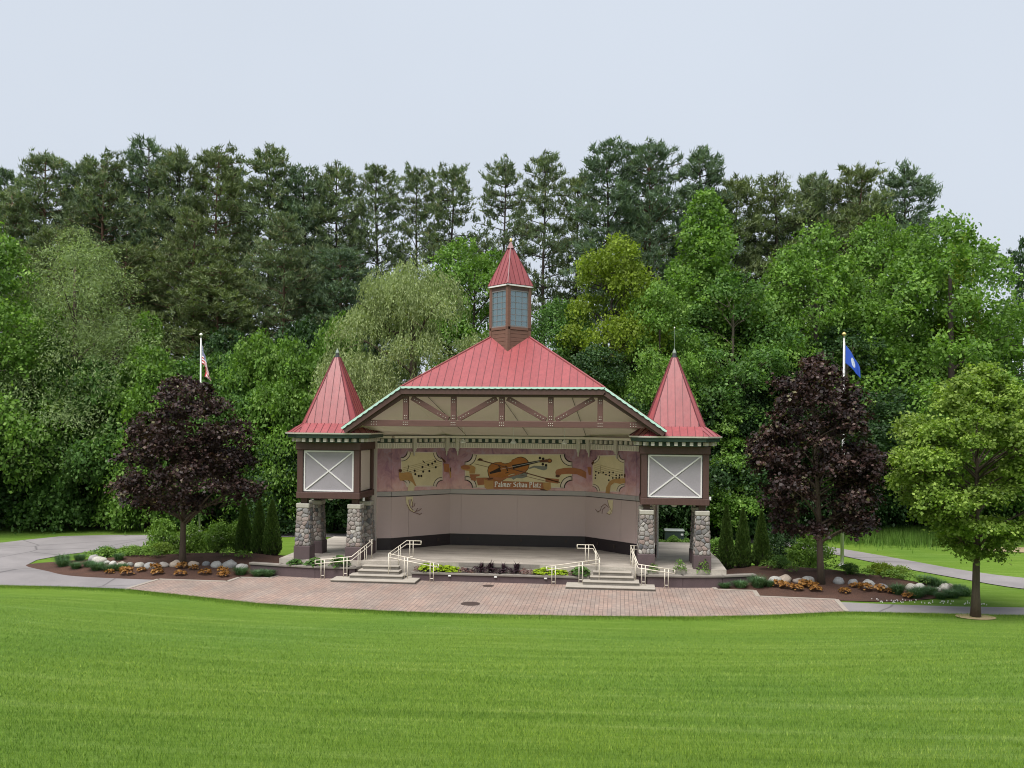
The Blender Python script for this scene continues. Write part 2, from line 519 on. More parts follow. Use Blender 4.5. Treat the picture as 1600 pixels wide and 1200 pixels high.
class MB:
    """collects simple solids and links them as ONE mesh object"""
    def __init__(s):
        s.v, s.f = [], []
    def add(s, vs, fs):
        n = len(s.v)
        s.v += [tuple(p) for p in vs]
        s.f += [tuple(i + n for i in f) for f in fs]
        return s
    def box(s, x0, x1, y0, y1, z0, z1):
        return s.add([(x0, y0, z0), (x1, y0, z0), (x1, y1, z0), (x0, y1, z0), (x0, y0, z1), (x1, y0, z1), (x1, y1, z1), (x0, y1, z1)],
                     [(3, 2, 1, 0), (4, 5, 6, 7), (0, 1, 5, 4), (1, 2, 6, 5), (2, 3, 7, 6), (3, 0, 4, 7)])
    def frustum(s, cx, cy, z0, z1, hx0, hy0, hx1, hy1):
        return s.add([(cx - hx0, cy - hy0, z0), (cx + hx0, cy - hy0, z0), (cx + hx0, cy + hy0, z0), (cx - hx0, cy + hy0, z0),
                      (cx - hx1, cy - hy1, z1), (cx + hx1, cy - hy1, z1), (cx + hx1, cy + hy1, z1), (cx - hx1, cy + hy1, z1)],
                     [(3, 2, 1, 0), (4, 5, 6, 7), (0, 1, 5, 4), (1, 2, 6, 5), (2, 3, 7, 6), (3, 0, 4, 7)])
    def beam(s, a, b, w, h, up=(0, 0, 1)):
        a, b = Vector(a), Vector(b)
        d = (b - a).normalized()
        sd_ = d.cross(Vector(up))
        if sd_.length < 1e-4:
            sd_ = d.cross(Vector((0, 1, 0)))
        sd_.normalize()
        u = sd_.cross(d)
        q = [sd_ * (i * w / 2) + u * (j * h / 2) for i, j in ((-1, -1), (1, -1), (1, 1), (-1, 1))]
        return s.add([a + k for k in q] + [b + k for k in q],
                     [(3, 2, 1, 0), (4, 5, 6, 7), (0, 1, 5, 4), (1, 2, 6, 5), (2, 3, 7, 6), (3, 0, 4, 7)])
    def tube(s, pts, radii, n=8, cap=True):
        pts = [Vector(p) for p in pts]
        if not hasattr(radii, '__len__'):
            radii = [radii] * len(pts)
        vs, fs = [], []
        prev = None
        for i, p in enumerate(pts):
            d = (pts[min(i + 1, len(pts) - 1)] - pts[max(i - 1, 0)]).normalized()
            if prev is None:
                prev = d.orthogonal().normalized()
            x = (prev - d * prev.dot(d))
            x = x.normalized() if x.length > 1e-5 else d.orthogonal().normalized()
            prev = x
            y = d.cross(x)
            for k in range(n):
                a = 2 * math.pi * k / n
                vs.append(p + (x * math.cos(a) + y * math.sin(a)) * radii[i])
        for i in range(len(pts) - 1):
            for k in range(n):
                k2 = (k + 1) % n
                fs.append((i * n + k, i * n + k2, (i + 1) * n + k2, (i + 1) * n + k))
        if cap:
            fs.append(tuple(range(n - 1, -1, -1)))
            fs.append(tuple((len(pts) - 1) * n + k for k in range(n)))
        return s.add(vs, fs)
    def prism(s, poly, z0, z1):
        """poly: list of (x,y) counter-clockwise"""
        n = len(poly)
        vs = [(x, y, z0) for x, y in poly] + [(x, y, z1) for x, y in poly]
        return s.add(vs, [tuple(range(n - 1, -1, -1)), tuple(range(n, 2 * n))] + [(i, (i + 1) % n, n + (i + 1) % n, n + i) for i in range(n)])
    def mesh(s, name, smooth=False):
        me = bpy.data.meshes.new(name)
        me.from_pydata(s.v, [], s.f)
        me.update()
        if smooth:
            me.polygons.foreach_set('use_smooth', [True] * len(me.polygons))
        return me
    def build(s, name, mat, parent=None, smooth=False, bevel=0, **kw):
        o = link(name, s.mesh(name, smooth), mat, parent, **kw)
        if bevel:
            b = o.modifiers.new('bevel', 'BEVEL')
            b.width = bevel
            b.segments = 1
            b.limit_method = 'ANGLE'
        return o

def fix_normals(o):
    bm = bmesh.new()
    bm.from_mesh(o.data)
    bmesh.ops.recalc_face_normals(bm, faces=bm.faces)
    bm.to_mesh(o.data)
    bm.free()
    return o

def ordinal(i):
    return ['first', 'second', 'third', 'fourth', 'fifth', 'sixth', 'seventh', 'eighth', 'ninth', 'tenth', 'eleventh', 'twelfth',
            'thirteenth', 'fourteenth', 'fifteenth', 'sixteenth', 'seventeenth', 'eighteenth', 'nineteenth', 'twentieth',
            'twenty-first', 'twenty-second', 'twenty-third', 'twenty-fourth', 'twenty-fifth', 'twenty-sixth', 'twenty-seventh',
            'twenty-eighth', 'twenty-ninth', 'thirtieth', 'thirty-first', 'thirty-second'][i]

# ------------------------------------------------------------------ terrain
EDGE = [(-220, -4.6), (-60, -4.9), (-21.7, -5.14), (-18.75, -5.0), (-15.7, -5.15), (-12.2, -6.2), (-8.9, -7.25), (-6.1, -7.68), (-3.5, -7.92), (-.9, -8.0),
        (1.6, -7.9), (4.1, -7.72), (6.5, -7.45), (9, -7.07), (11.5, -6.43), (14.7, -5.22), (17.9, -5.06), (21.7, -4.85), (60, -4.2), (220, -4)]
EX, EY = zip(*EDGE)
def edge_y(x):
    return np.interp(x, EX, EY)
def terrain(x, y):
    x, y = np.asarray(x, float), np.asarray(y, float)
    t = np.maximum(edge_y(x) - .25 - y, 0)
    up = .176 * (np.sqrt(t * t + 9) - 3)
    up = up + .05 * np.sin(x * .21 + 1) * np.sin(y * .33) * np.clip(t / 4, 0, 1)
    back = .045 * np.maximum(y - 19, 0)
    return np.minimum(up, 9) + np.minimum(back, 4)

def grade(lo, hi, a, b, fine, far):
    v = list(np.arange(a, b + 1e-6, fine))
    x, st = a, fine
    while x > lo:
        st = min(st * 1.35, far); x -= st; v.insert(0, x)
    x, st = b, fine
    while x < hi:
        st = min(st * 1.35, far); x += st; v.append(x)
    return np.array(v)
gx = grade(-420, 420, -26, 26, .5, 40)
gy = grade(-120, 700, -46, 20, .5, 60)
X, Y_ = np.meshgrid(gx, gy)
Zt = terrain(X, Y_)
V = np.stack([X.ravel(), Y_.ravel(), Zt.ravel()], 1)
nx = len(gx)
idx = np.arange(len(V)).reshape(X.shape)
Fq = np.stack([idx[:-1, :-1].ravel(), idx[:-1, 1:].ravel(), idx[1:, 1:].ravel(), idx[1:, :-1].ravel()], 1)
ground = link('lawn_ground', fast_mesh('lawn_ground', V, Fq, True), MT['grass'])
tag(ground, 'broad mown green lawn sloping down to the brick plaza', 'lawn', kind='structure')

def sheet(name, poly, z, mat, thick=.0, parent=None):
    """flat polygon sheet; optional skirt down"""
    bm = bmesh.new()
    vs = [bm.verts.new((x, y, z)) for x, y in poly]
    f = bm.faces.new(vs)
    bm.normal_update()
    if f.normal.z < 0:
        f.normal_flip()
    if thick:
        r = bmesh.ops.extrude_face_region(bm, geom=[f])
        for g in r['geom']:
            if isinstance(g, bmesh.types.BMVert):
                g.co.z += 0
        for v_ in vs:
            v_.co.z -= thick
    bmesh.ops.triangulate(bm, faces=[ff for ff in bm.faces if len(ff.verts) > 4])
    bmesh.ops.recalc_face_normals(bm, faces=bm.faces)
    me = bpy.data.meshes.new(name)
    bm.to_mesh(me)
    bm.free()
    return link(name, me, mat, parent)

def smooth_poly(pts, n=6, closed=True):
    P = [Vector((*p, 0)) for p in pts]
    out = []
    m = len(P)
    for i in range(m if closed else m - 1):
        p0, p1, p2, p3 = (P[(i + k) % m] if closed else P[min(max(i + k, 0), m - 1)] for k in (-1, 0, 1, 2))
        for j in range(n):
            t = j / n
            out.append((.5 * ((2 * p1) + (-p0 + p2) * t + (2 * p0 - 5 * p1 + 4 * p2 - p3) * t * t + (-p0 + 3 * p1 - 3 * p2 + p3) * t ** 3))[:2])
    if not closed:
        out.append(P[-1][:2])
    return out

# paths
left_path = [(-15.72, -5.0), (-18.75, -4.93), (-22, -5.06), (-40, -4.95), (-70, -4.8), (-70, 2), (-45, 5.2), (-36, 6.6), (-31, 8.2), (-30.4, 9.8), (-29.4, 11.7), (-27, 12.8), (-24, 13.3),
             (-20, 14.6), (-15, 16.0), (-6, 16.7), (5, 16.9), (5, 15.2), (-6, 15.0), (-15, 14.2), (-18, 12.6), (-19.8, 10.4), (-21.6, 8.7), (-23.4, 6.4), (-24.5, 4.2), (-24.8, 2.2),
             (-24.3, .7), (-22, -1.1), (-19.8, -2.25), (-15.6, -2.52)]
tag(sheet('asphalt_path', left_path, .030, MT['asphalt']), 'grey asphalt path curving round the planting bed at far left', 'path', kind='structure')
right_path = [(14.78, -5.12), (14.98, -3.1), (17.2, -3.3), (19.8, -3.32), (22.4, -3.1), (26, -2.6), (40, -1.2), (60, 0), (60, -3.0), (40, -3.8), (26, -4.75), (21.7, -4.82), (17.9, -4.98)]
tag(sheet('asphalt_path', right_path, .030, MT['asphalt']), 'dark grey asphalt path leaving the plaza behind the pear tree', 'path', kind='structure')
rear_path = smooth_poly([(13.0, 19.4), (16.6, 17.6), (18.9, 14.7), (21.3, 10.8), (23.5, 6.9), (26, 4.6), (32, 1.7), (46, -1.15), (45, -3.2), (30, -1.4), (24.6, 1.3), (22.3, 4.2), (20.2, 7.7), (17.8, 12.4), (15.6, 15.2), (12.4, 17.2)], 4)
tag(sheet('asphalt_path', rear_path, .036, MT['asphalt']), 'pale asphalt path running behind the right flagpole', 'path', kind='structure')

# brick plaza
plaza = [(-15.75, -5.05), (-15.62, -2.5)] + [(-12.25, -2.55), (-12.15, -1.4), (-10.7, -1.3), (-10.5, -.6), (-8, -.6), (0, -.55), (8, -.5), (10.0, -.4), (10.1, -.98), (11.75, -1.0), (11.72, -2.4), (14.95, -2.62), (14.76, -5.17)]
plaza += [(x, float(edge_y(x)) + .03) for x in (13.2, 11.5, 9, 6.5, 4.1, 1.6, -.9, -3.5, -6.1, -8.9, -10.5, -12.2, -14)]
pz = tag(sheet('brick_plaza', plaza, .040, MT['pavers']), 'pink brick paved plaza in front of the bandshell', 'plaza', kind='structure')
def strip(name, a, b, w, z, mat, parent):
    return MB().beam((a[0], a[1], z - .02), (b[0], b[1], z - .02), w, .055).build(name, mat, parent)
for a, b in [((-15.78, -5.05), (-15.62, -2.5)), ((-15.62, -2.5), (-12.25, -2.55)), ((-12.25, -2.55), (-12.15, -1.4)), ((-12.15, -1.4), (-10.7, -1.3)), ((-10.7, -1.3), (-10.5, -.6)),
             ((10.1, -.98), (10.0, -.4)), ((10.1, -.98), (11.75, -1.0)), ((11.75, -1.0), (11.72, -2.4)), ((11.72, -2.4), (14.95, -2.62)), ((14.95, -2.62), (14.78, -5.17))]:
    strip('edging_strip', a, b, .2, .05, MT['edging'], pz)

# ------------------------------------------------------------------ bandshell
X0 = .27
shell = empty('bandshell', (X0, 2.5, 0))
tag(shell, 'open-front bandshell with red metal roof, lantern cupola and two spired corner towers', 'bandshell')
class Off:
    pass
def sp(o, parent=shell):
    """parent while keeping world coordinates"""
    o.parent = parent
    p = parent
    t = Vector((0, 0, 0))
    while p is not None:
        t += p.location
        p = p.parent
    o.location = Vector(o.location) - t
    return o
def part(mb, name, mat, parent=shell, **kw):
    o = mb.build(name, mat, None, **kw)
    return sp(o, parent)
def epart(name, parent=shell, loc=None):
    o = empty(name, loc if loc is not None else (0, 0, 0))
    return sp(o, parent)

def clip2(poly, a, lo=True):
    out = []
    n = len(poly)
    for i in range(n):
        p, q = poly[i], poly[(i + 1) % n]
        ip = p[0] >= a if lo else p[0] <= a
        iq = q[0] >= a if lo else q[0] <= a
        if ip:
            out.append(p)
        if ip != iq:
            t = (a - p[0]) / (q[0] - p[0])
            out.append((a, p[1] + t * (q[1] - p[1])))
    return out

def extrude_poly(mb, pts, n, h):
    k = len(pts)
    vs = list(pts) + [p + n * h for p in pts]
    mb.add(vs, [tuple(range(k - 1, -1, -1)), tuple(range(k, 2 * k))] + [(i, (i + 1) % k, k + (i + 1) % k, k + i) for i in range(k)])

def roof_facet(parent, poly, ea, eb, pitch, rib_h=.04, rib_w=.022, phase=.5, thick=.02):
    """standing-seam panels on a planar polygon; every panel is its own object with the seam on its edge"""
    poly = [Vector(p) for p in poly]
    ea, eb = Vector(ea), Vector(eb)
    ax = (eb - ea).normalized()
    nrm = None
    for i in range(1, len(poly) - 1):
        c = (poly[i] - poly[0]).cross(poly[i + 1] - poly[0])
        if c.length > 1e-4:
            nrm = c.normalized(); break
    if nrm.z < 0:
        nrm = -nrm
    py = nrm.cross(ax)
    P2 = [((p - ea).dot(ax), (p - ea).dot(py)) for p in poly]
    lo, hi = min(p[0] for p in P2), max(p[0] for p in P2)
    mid = (ea - ea).dot(ax) + (eb - ea).length / 2
    cuts = [lo]
    k0 = math.ceil((lo - mid) / pitch - phase)
    x = mid + (k0 + phase) * pitch
    while x < hi - .03:
        if x > lo + .03:
            cuts.append(x)
        x += pitch
    cuts.append(hi)
    to3 = lambda q: ea + ax * q[0] + py * q[1]
    for i in range(len(cuts) - 1):
        a, b = cuts[i], cuts[i + 1]
        q = clip2(clip2(P2, a, True), b, False)
        if len(q) < 3:
            continue
        mb = MB()
        extrude_poly(mb, [to3(t) for t in q], nrm, thick)
        nf = len(mb.f)
        if i > 0:
            r = clip2(clip2(P2, a - rib_w / 2, True), a + rib_w / 2, False)
            if len(r) >= 3:
                extrude_poly(mb, [to3(t) for t in r], nrm, rib_h)
        o = mb.build('roof_panel', MT['red'])
        o.data.materials.append(MT['rib'])
        for f in o.data.polygons:
            if f.index >= nf:
                f.material_index = 1
        fix_normals(o)
        sp(o, parent)

# --- stage slab and side walks
stage = MB()
stage.prism([(-10.6, -.35), (-8.7, -.42), (-6.4, -.45), (-4.0, -.30), (0, -.18), (4.4, -.30), (6.5, -.45), (8.7, -.42), (10.6, -.35), (10.6, 3.0), (10.2, 9.2), (7.4, 9.2), (7.0, 6.6), (-6.6, 6.6), (-7.4, 8.4), (-10.6, 8.4)], 0.0, .84)
part(stage, 'stage_platform', MT['stage'])
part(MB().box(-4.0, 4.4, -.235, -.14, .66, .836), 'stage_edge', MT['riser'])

# --- walls : back, splayed sides, short returns
WZ0, WZB, WZM0, WZM1, WZT = .84, 1.45, 3.62, 3.86, 6.75
PL = [(X0 - 7.3, 3.1), (X0 - 6.3, 3.4), (X0 - 3.67, 6.0), (X0 + 3.67, 6.0), (X0 + 6.3, 3.4), (X0 + 7.3, 3.1)]
def wall_frame(i):
    a, b = Vector((*PL[i], 0)), Vector((*PL[i + 1], 0))
    e = (b - a).normalized()
    n = Vector((e.y, -e.x, 0))       # towards the audience
    return a, b, e, n
def wall_slab(i, z0, z1, off, thick, s0=None, s1=None):
    a, b, e, n = wall_frame(i)
    L = (b - a).length
    s0 = 0 if s0 is None else s0
    s1 = L if s1 is None else s1
    p = [a + e * s0 + n * off, a + e * s1 + n * off, a + e * s1 - n * thick, a + e * s0 - n * thick]
    return MB().prism([(q.x, q.y) for q in p], z0, z1)
names = ['return_wall', 'splayed_wall', 'back_wall', 'splayed_wall', 'return_wall']
walls = []
for i in range(5):
    w = part(wall_slab(i, WZ0 - .3, WZT + .3, 0, .25), names[i], MT['wall'])
    walls.append(w)
    a, b, e, n = wall_frame(i)
    L = (b - a).length
    part(wall_slab(i, WZ0, WZB, .035, 0, .0, L), 'wall_base', MT['base'], w)
    part(wall_slab(i, WZM1, WZT, .022, 0, 0, L), 'mural_background', MT['mural'], w)
    part(wall_slab(i, WZM0, WZM1, .075, 0, 0, L), 'band_moulding', MT['band'], w, bevel=.012)
    part(wall_slab(i, WZM0 - .035, WZM0 - .004, .045, 0, 0, L), 'band_groove', MT['base'], w)
    # lower panels, one by one, with open joints between
    cuts = {0: [0, L], 4: [0, L], 1: [0, 1.05, L - 0.0], 3: [0, L - 1.05, L], 2: [0, .62, L / 2, L - .62, L]}[i]
    for s0, s1 in zip(cuts[:-1], cuts[1:]):
        part(wall_slab(i, WZB + .004, WZM0 - .04, .020, 0, s0 + .008, s1 - .008), 'wall_panel', MT['wall'], w)
# small wall outlets on the dark base
for i, s in ((2, 1.0), (2, 3.9), (2, 6.3), (1, 2.9), (3, 1.0), (3, 2.2)):
    a, b, e, n = wall_frame(i)
    p = a + e * s + n * .05
    mb = MB().beam((p.x, p.y, 1.1), (p.x, p.y, 1.25), .12, .05, up=tuple(n))
    part(mb, 'outlet_box', MT['black_iron'], walls[i])

# --- cornice : soffit board, dentils, ribbed frieze, corbel brackets
for i in range(5):
    a, b, e, n = wall_frame(i)
    L = (b - a).length
    w = walls[i]
    part(wall_slab(i, 6.10, 6.38, .10, 0, 0, L), 'frieze', MT['soffit'], w)
    mb = MB()
    s = .05
    while s < L - .05:
        p = a + e * s + n * .105
        mb.beam((p.x, p.y, 6.13), (p.x, p.y, 6.35), .07, .03, up=tuple(n))
        s += .13
    r = part(mb, 'frieze_ribs', MT['dentil'], w)
    r['kind'] = 'stuff'
    part(wall_slab(i, 6.39, 6.62, .06, 0, 0, L), 'dentil_recess', MT['gutter_dark'], w)
    s = .12
    while s < L - .1:
        p0 = a + e * s
        q = [p0 + n * .065, p0 + e * .17 + n * .065, p0 + e * .17 + n * .20, p0 + n * .20]
        part(MB().prism([(t.x, t.y) for t in q], 6.42, 6.60), 'dentil', MT['dentil'], w)
        s += .36
    part(wall_slab(i, 6.625, 6.75, .30, 0, 0, L), 'cornice_board', MT['soffit'], w)
for i, s in ((1, 1.3), (1, 3.35), (2, .42), (2, 6.92), (3, .35), (3, 2.4)):
    a, b, e, n = wall_frame(i)
    p = a + e * s
    mb = MB()
    for (z0, z1, w_, d_) in ((6.04, 6.62, .21, .26), (5.93, 6.04, .15, .22), (5.74, 5.93, .075, .17)):
        q = [p - e * w_ / 2 + n * .105, p + e * w_ / 2 + n * .105, p + e * w_ / 2 + n * d_, p - e * w_ / 2 + n * d_]
        mb.prism([(t.x, t.y) for t in q], z0, z1)
    p2 = p + n * .165
    mb.frustum(p2.x - n.x * .03, p2.y - n.y * .03, 5.68, 5.74, .012, .012, .03, .03)
    part(mb, 'corbel_bracket', MT['dentil'], walls[i], bevel=.01)

# --- ceiling inside
zt, zb, yf = 8.86, 7.30, -.95
bl, br_ = (X0 - 3.9, 5.95, 6.76), (X0 + 3.9, 5.95, 6.76)
for nm, pts in (('ceiling', [(X0 - 4.6, yf, zt), (X0 + 4.6, yf, zt), br_, bl]),
                ('ceiling_slope', [(X0 - 7.3, yf, zb - .1), (X0 - 4.6, yf, zt), bl, (X0 - 7.2, 3.2, 6.76)]),
                ('ceiling_slope', [(X0 + 4.6, yf, zt), (X0 + 7.3, yf, zb - .1), (X0 + 7.2, 3.2, 6.76), br_])):
    c = MB().add(pts, [(0, 1, 2, 3)] if len(pts) == 4 else [(0, 1, 2)])
    o = part(c, nm, MT['soffit'])
    m_ = o.modifiers.new('solid', 'SOLIDIFY')
    m_.thickness = .05
    m_.offset = 0
# thin ceiling joint cables and pendant lamps
for (xa, xb) in ((-3.6, -2.7), (-.1, .65), (3.2, 3.7)):
    t0, t1 = .04, .95
    pa = Vector((X0 + xa, yf + .1, zt - .12)).lerp(Vector((X0 + xb, 5.7, 6.72)), t0)
    pb = Vector((X0 + xa, yf + .1, zt - .12)).lerp(Vector((X0 + xb, 5.7, 6.72)), t1)
    part(MB().tube([pa, pb], .013, 5), 'ceiling_cable', MT['wire'])
for x in (-2.55, .05, 2.65):
    y = 3.4
    zc = 7.55
    lamp = part(MB().tube([(X0 + x, y, 6.62), (X0 + x, y, 7.6)], .012, 6), 'pendant_lamp', MT['lamp_white'])
    part(MB().tube([(X0 + x, y, 6.42), (X0 + x, y, 6.48), (X0 + x, y, 6.58), (X0 + x, y, 6.64)], [.13, .16, .08, .03], 12), 'lamp_shade', MT['lamp_white'], lamp)

# --- timber truss
TY = -1.02
truss = epart('truss', loc=(X0, TY, 7.3))
def tb(name, a, b, w=.26, d=.22, mat=None, dy=0):
    A, B = Vector((X0 + a[0], TY + dy, a[1])), Vector((X0 + b[0], TY + dy, b[1]))
    return part(MB().beam(A, B, d, w, up=(0, 0, 1) if abs(B.z - A.z) < abs(B.x - A.x) else (1, 0, 0)), name, mat or MT['truss'], truss, bevel=.015)
def tbeam(name, a, b, w, d, mat=None, dy=0):
    """beam in the xz plane, w tall in-plane, d deep along y"""
    A, B = Vector((X0 + a[0], TY + dy, a[1])), Vector((X0 + b[0], TY + dy, b[1]))
    return part(MB().beam(A, B, w, d, up=(0, 1, 0)), name, mat or MT['truss'], truss, bevel=.012)
tbeam('bottom_chord', (-6.55, 7.42), (6.55, 7.42), .29, .24)
tbeam('top_chord', (-4.75, 8.80), (4.75, 8.80), .27, .26, MT['brown'], -.02)
for s in (-1, 1):
    tbeam('rafter', (s * 7.25, 7.10), (s * 4.62, 8.83), .34, .27, MT['brown'], -.024)
VX = [-4.53, -2.265, 0, 2.265, 4.53]
for x in VX:
    tbeam('post', (x, 7.56), (x, 8.67), .25, .20)
for xa, xb in ((-4.25, -2.5), (-.25, -2.05), (.25, 2.05), (4.25, 2.5)):
    tbeam('brace', (xa, 8.62), (xb, 7.62), .24, .18)
bm_ = MB()
def bolt(x, z, dy):
    bm_.box(X0 + x - .015, X0 + x + .015, TY - dy - .025, TY - dy + .01, z - .015, z + .015)
for x in VX:
    for z in (7.66, 7.78, 8.42, 8.54):
        bolt(x - .04, z, .10); bolt(x + .04, z, .10)
    for dx in (-.09, 0, .09):
        bolt(x + dx, 7.36, .12); bolt(x + dx, 7.47, .12)
for xa, xb in ((-4.25, -2.5), (-.25, -2.05), (.25, 2.05), (4.25, 2.5)):
    for t in (.08, .15, .22, .72, .79, .86, .93):
        bolt(xa + (xb - xa) * t, 8.62 - 1.0 * t, .09)
for s in (-1, 1):
    for dx in (0, .12, .24):
        bolt(s * (6.15 - dx), 7.36, .12); bolt(s * (6.15 - dx), 7.47, .12)
bo = part(bm_, 'bolts', MT['bolt'], truss)
bo['kind'] = 'stuff'

# --- main roof
EYR, EZ, EXH = -1.35, 9.10, 4.72
SS = .69
RZ = EZ + SS * EXH
RYF = EYR + (RZ - EZ) / .8
RX, RZE = 7.5, EZ - SS * (7.5 - EXH)
RYB = 8.6
RYR = RYB - (RZ - EZ) / .8
roof = ep = part(MB().add([(X0 - EXH, EYR, EZ - .02), (X0 + EXH, EYR, EZ - .02), (X0, RYF, RZ - .02), (X0, RYR, RZ - .02), (X0 - EXH, RYB, EZ - .02), (X0 + EXH, RYB, EZ - .02),
                           (X0 - RX, EYR, RZE - .02), (X0 + RX, EYR, RZE - .02), (X0 - RX, RYB, RZE - .02), (X0 + RX, RYB, RZE - .02)],
                          [(0, 1, 2), (5, 4, 3), (0, 2, 3, 4, 8, 6), (1, 7, 9, 5, 3, 2)]), 'main_roof', MT['brown'])
m_ = roof.modifiers.new('solid', 'SOLIDIFY')
m_.thickness = .10
m_.offset = -1
CYC, CHD = 1.95, .98            # cupola centre and half diagonal
zf = lambda y: EZ + .8 * (y - EYR)
front = [(X0 - EXH, EYR, EZ), (X0 + EXH, EYR, EZ), (X0, RYF, RZ)]
roof_facet(roof, front, (X0 - EXH, EYR, EZ), (X0 + EXH, EYR, EZ), .365)
for s in (-1, 1):
    poly = [(X0 + s * EXH, EYR, EZ), (X0 + s * RX, EYR, RZE), (X0 + s * RX, RYB, RZE), (X0 + s * EXH, RYB, EZ), (X0, RYR, RZ), (X0, RYF, RZ)]
    roof_facet(roof, poly, (X0 + s * RX, EYR, RZE), (X0 + s * RX, RYB, RZE), .42)
    part(MB().beam((X0 + s * EXH, EYR, EZ + .03), (X0 + s * .02, RYF, RZ + .03), .13, .045), 'hip_cap', MT['red'], roof)
    part(MB().beam((X0 + s * EXH, EYR + .02, EZ + .03), (X0 + s * RX, EYR + .02, RZE + .03), .14, .05), 'rake_cap', MT['red_dark'], roof)
part(MB().beam((X0, RYF, RZ + .04), (X0, RYR, RZ + .04), .2, .05), 'ridge_cap', MT['red'], roof)
# scalloped mint fascia boards
def scallop(name, a, b, h, amp, n, parent):
    a, b = Vector(a), Vector(b)
    d = b - a
    ex = d.normalized()
    dn = Vector((-ex.z, 0, ex.x))
    if dn.z > 0:
        dn = -dn
    vs, fs = [], []
    k = n * 6
    for i in range(k + 1):
        p = a + d * (i / k)
        low = h + amp * abs(math.sin(math.pi * i / 6))
        vs += [p, p + dn * low, p + Vector((0, .04, 0)), p + dn * low + Vector((0, .04, 0))]
    for i in range(k):
        q = i * 4
        fs += [(q, q + 4, q + 5, q + 1), (q + 2, q + 3, q + 7, q + 6), (q + 1, q + 5, q + 7, q + 3), (q, q + 2, q + 6, q + 4)]
    o = part(MB().add(vs, fs), name, MT['mint'], parent)
    return fix_normals(o)
FY = EYR - .055
scallop('scalloped_fascia', (X0 - EXH - .02, FY, EZ + .03), (X0 + EXH + .02, FY, EZ + .03), .07, .03, 34, roof)
for s in (-1, 1):
    scallop('scalloped_fascia', (X0 + s * (EXH + .02), FY, EZ + .03), (X0 + s * (RX + .05), FY, RZE + .0), .075, .03, 11, roof)
    part(MB().beam((X0 + s * (EXH), EYR + .06, EZ - .23), (X0 + s * (RX - .1), EYR + .06, RZE - .17), .20, .12, up=(0, 1, 0)), 'barge_board', MT['brown'], roof)
part(MB().box(X0 - EXH - .05, X0 + EXH + .05, EYR + .0, EYR + .12, EZ - .32, EZ - .10), 'eave_board', MT['brown'], roof)
part(MB().box(X0 - EXH, X0 + EXH, EYR + .12, TY - .12, EZ - .30, EZ - .24), 'eave_soffit', MT['brown'], roof)
# outer side and rear walls under the roof
for s in (-1, 1):
    part(MB().box(X0 + s * 7.1 - .12, X0 + s * 7.1 + .12, 3.0, 6.9, .84, 7.2), 'outer_wall', MT['wall_pale'])
part(MB().box(X0 - 7.2, X0 + 7.2, 6.9, 7.1, .84, 7.6), 'rear_wall', MT['wall_pale'])

# --- cupola
cup = ['cupola']
CZ0, CZ1 = 10.6, 14.35
cupola = part(MB().frustum(0, 0, 0, .1, .3, .3, .3, .3), 'cupola', MT['brick_brown'], shell, loc=(X0, CYC, CZ0))
cupola.rotation_euler = (0, 0, rad(45))
HS = CHD / math.sqrt(2)
def cp(mb, name, mat, **kw):
    return mb.build(name, mat, cupola, **kw)
for k in range(4):
    R4 = Matrix.Rotation(rad(90) * k, 3, 'Z')
    def rot(mb):
        mb.v = [tuple(R4 @ Vector(p)) for p in mb.v]
        return mb
    # boarded skirt, board by board
    for j in range(7):
        z0 = .1 + j * .187
        inset = .004 * (j % 2)
        cp(rot(MB().box(-HS + .03, HS - .03, -HS - .02 + inset, -HS + .06, z0, z0 + .175)), 'siding_board', MT['brick_brown'])
    cp(rot(MB().box(-HS - .03, HS + .03, -HS - .045, -HS + .05, 1.42, 1.55)), 'sill', MT['brick_brown'])
    cp(rot(MB().box(-HS, HS, -HS - .03, -HS + .05, 3.36, 3.53)), 'head_board', MT['brown'])
    cp(rot(MB().frustum(-HS + .04, -HS + .04, 0, 3.53, .085, .085, .085, .085)), 'corner_post', MT['brick_brown'])
    w = cp(rot(MB().box(-HS + .10, HS - .10, -HS + .02, -HS + .028, 1.57, 3.34)), 'window', MT['glass'])
    mb = MB()
    xs0, xs1, z0, z1 = -HS + .10, HS - .10, 1.555, 3.355
    for x in (xs0 + .025, xs1 - .025):
        mb.box(x - .03, x + .03, -HS - .02, -HS + .06, z0, z1)
    for z in (z0 + .03, z1 - .03):
        mb.box(xs0 + .055, xs1 - .055, -HS - .019, -HS + .059, z - .03, z + .03)
    mb = rot(mb)
    mb.build('window_frame', MT['muntin'], w)
    mb = MB()
    for j in range(1, 3):
        x = xs0 + (xs1 - xs0) * j / 3
        mb.box(x - .009, x + .009, -HS + .004, -HS + .05, z0 + .06, z1 - .06)
    for j in range(1, 6):
        z = z0 + (z1 - z0) * j / 6
        mb.box(xs0 + .05, xs1 - .05, -HS + .006, -HS + .048, z - .008, z + .008)
    rot(mb).build('glazing_bars', MT['muntin'], w)
    cp(rot(MB().box(-HS - .11, HS + .11, -HS - .11, -HS + .0, 3.535, 3.605)), 'eave_trim', MT['white'])
CH2 = HS + .10
cupola_roof = part(MB().add([(-CH2, -CH2, 0), (CH2, -CH2, 0), (CH2, CH2, 0), (-CH2, CH2, 0), (0, 0, 2.12)], [(3, 2, 1, 0), (0, 1, 4), (1, 2, 4), (2, 3, 4), (3, 0, 4)]), 'cupola_roof', MT['red_dark'], shell, loc=(X0, CYC, 14.215))
d2 = CH2 * math.sqrt(2)
c4 = [(X0 + d2 * math.sin(rad(90) * k), CYC - d2 * math.cos(rad(90) * k), 14.225) for k in range(4)]
cupola_roof.rotation_euler = (0, 0, rad(45))
cr_holder = epart('cupola_roof_cladding', loc=(X0, CYC, 14.25))
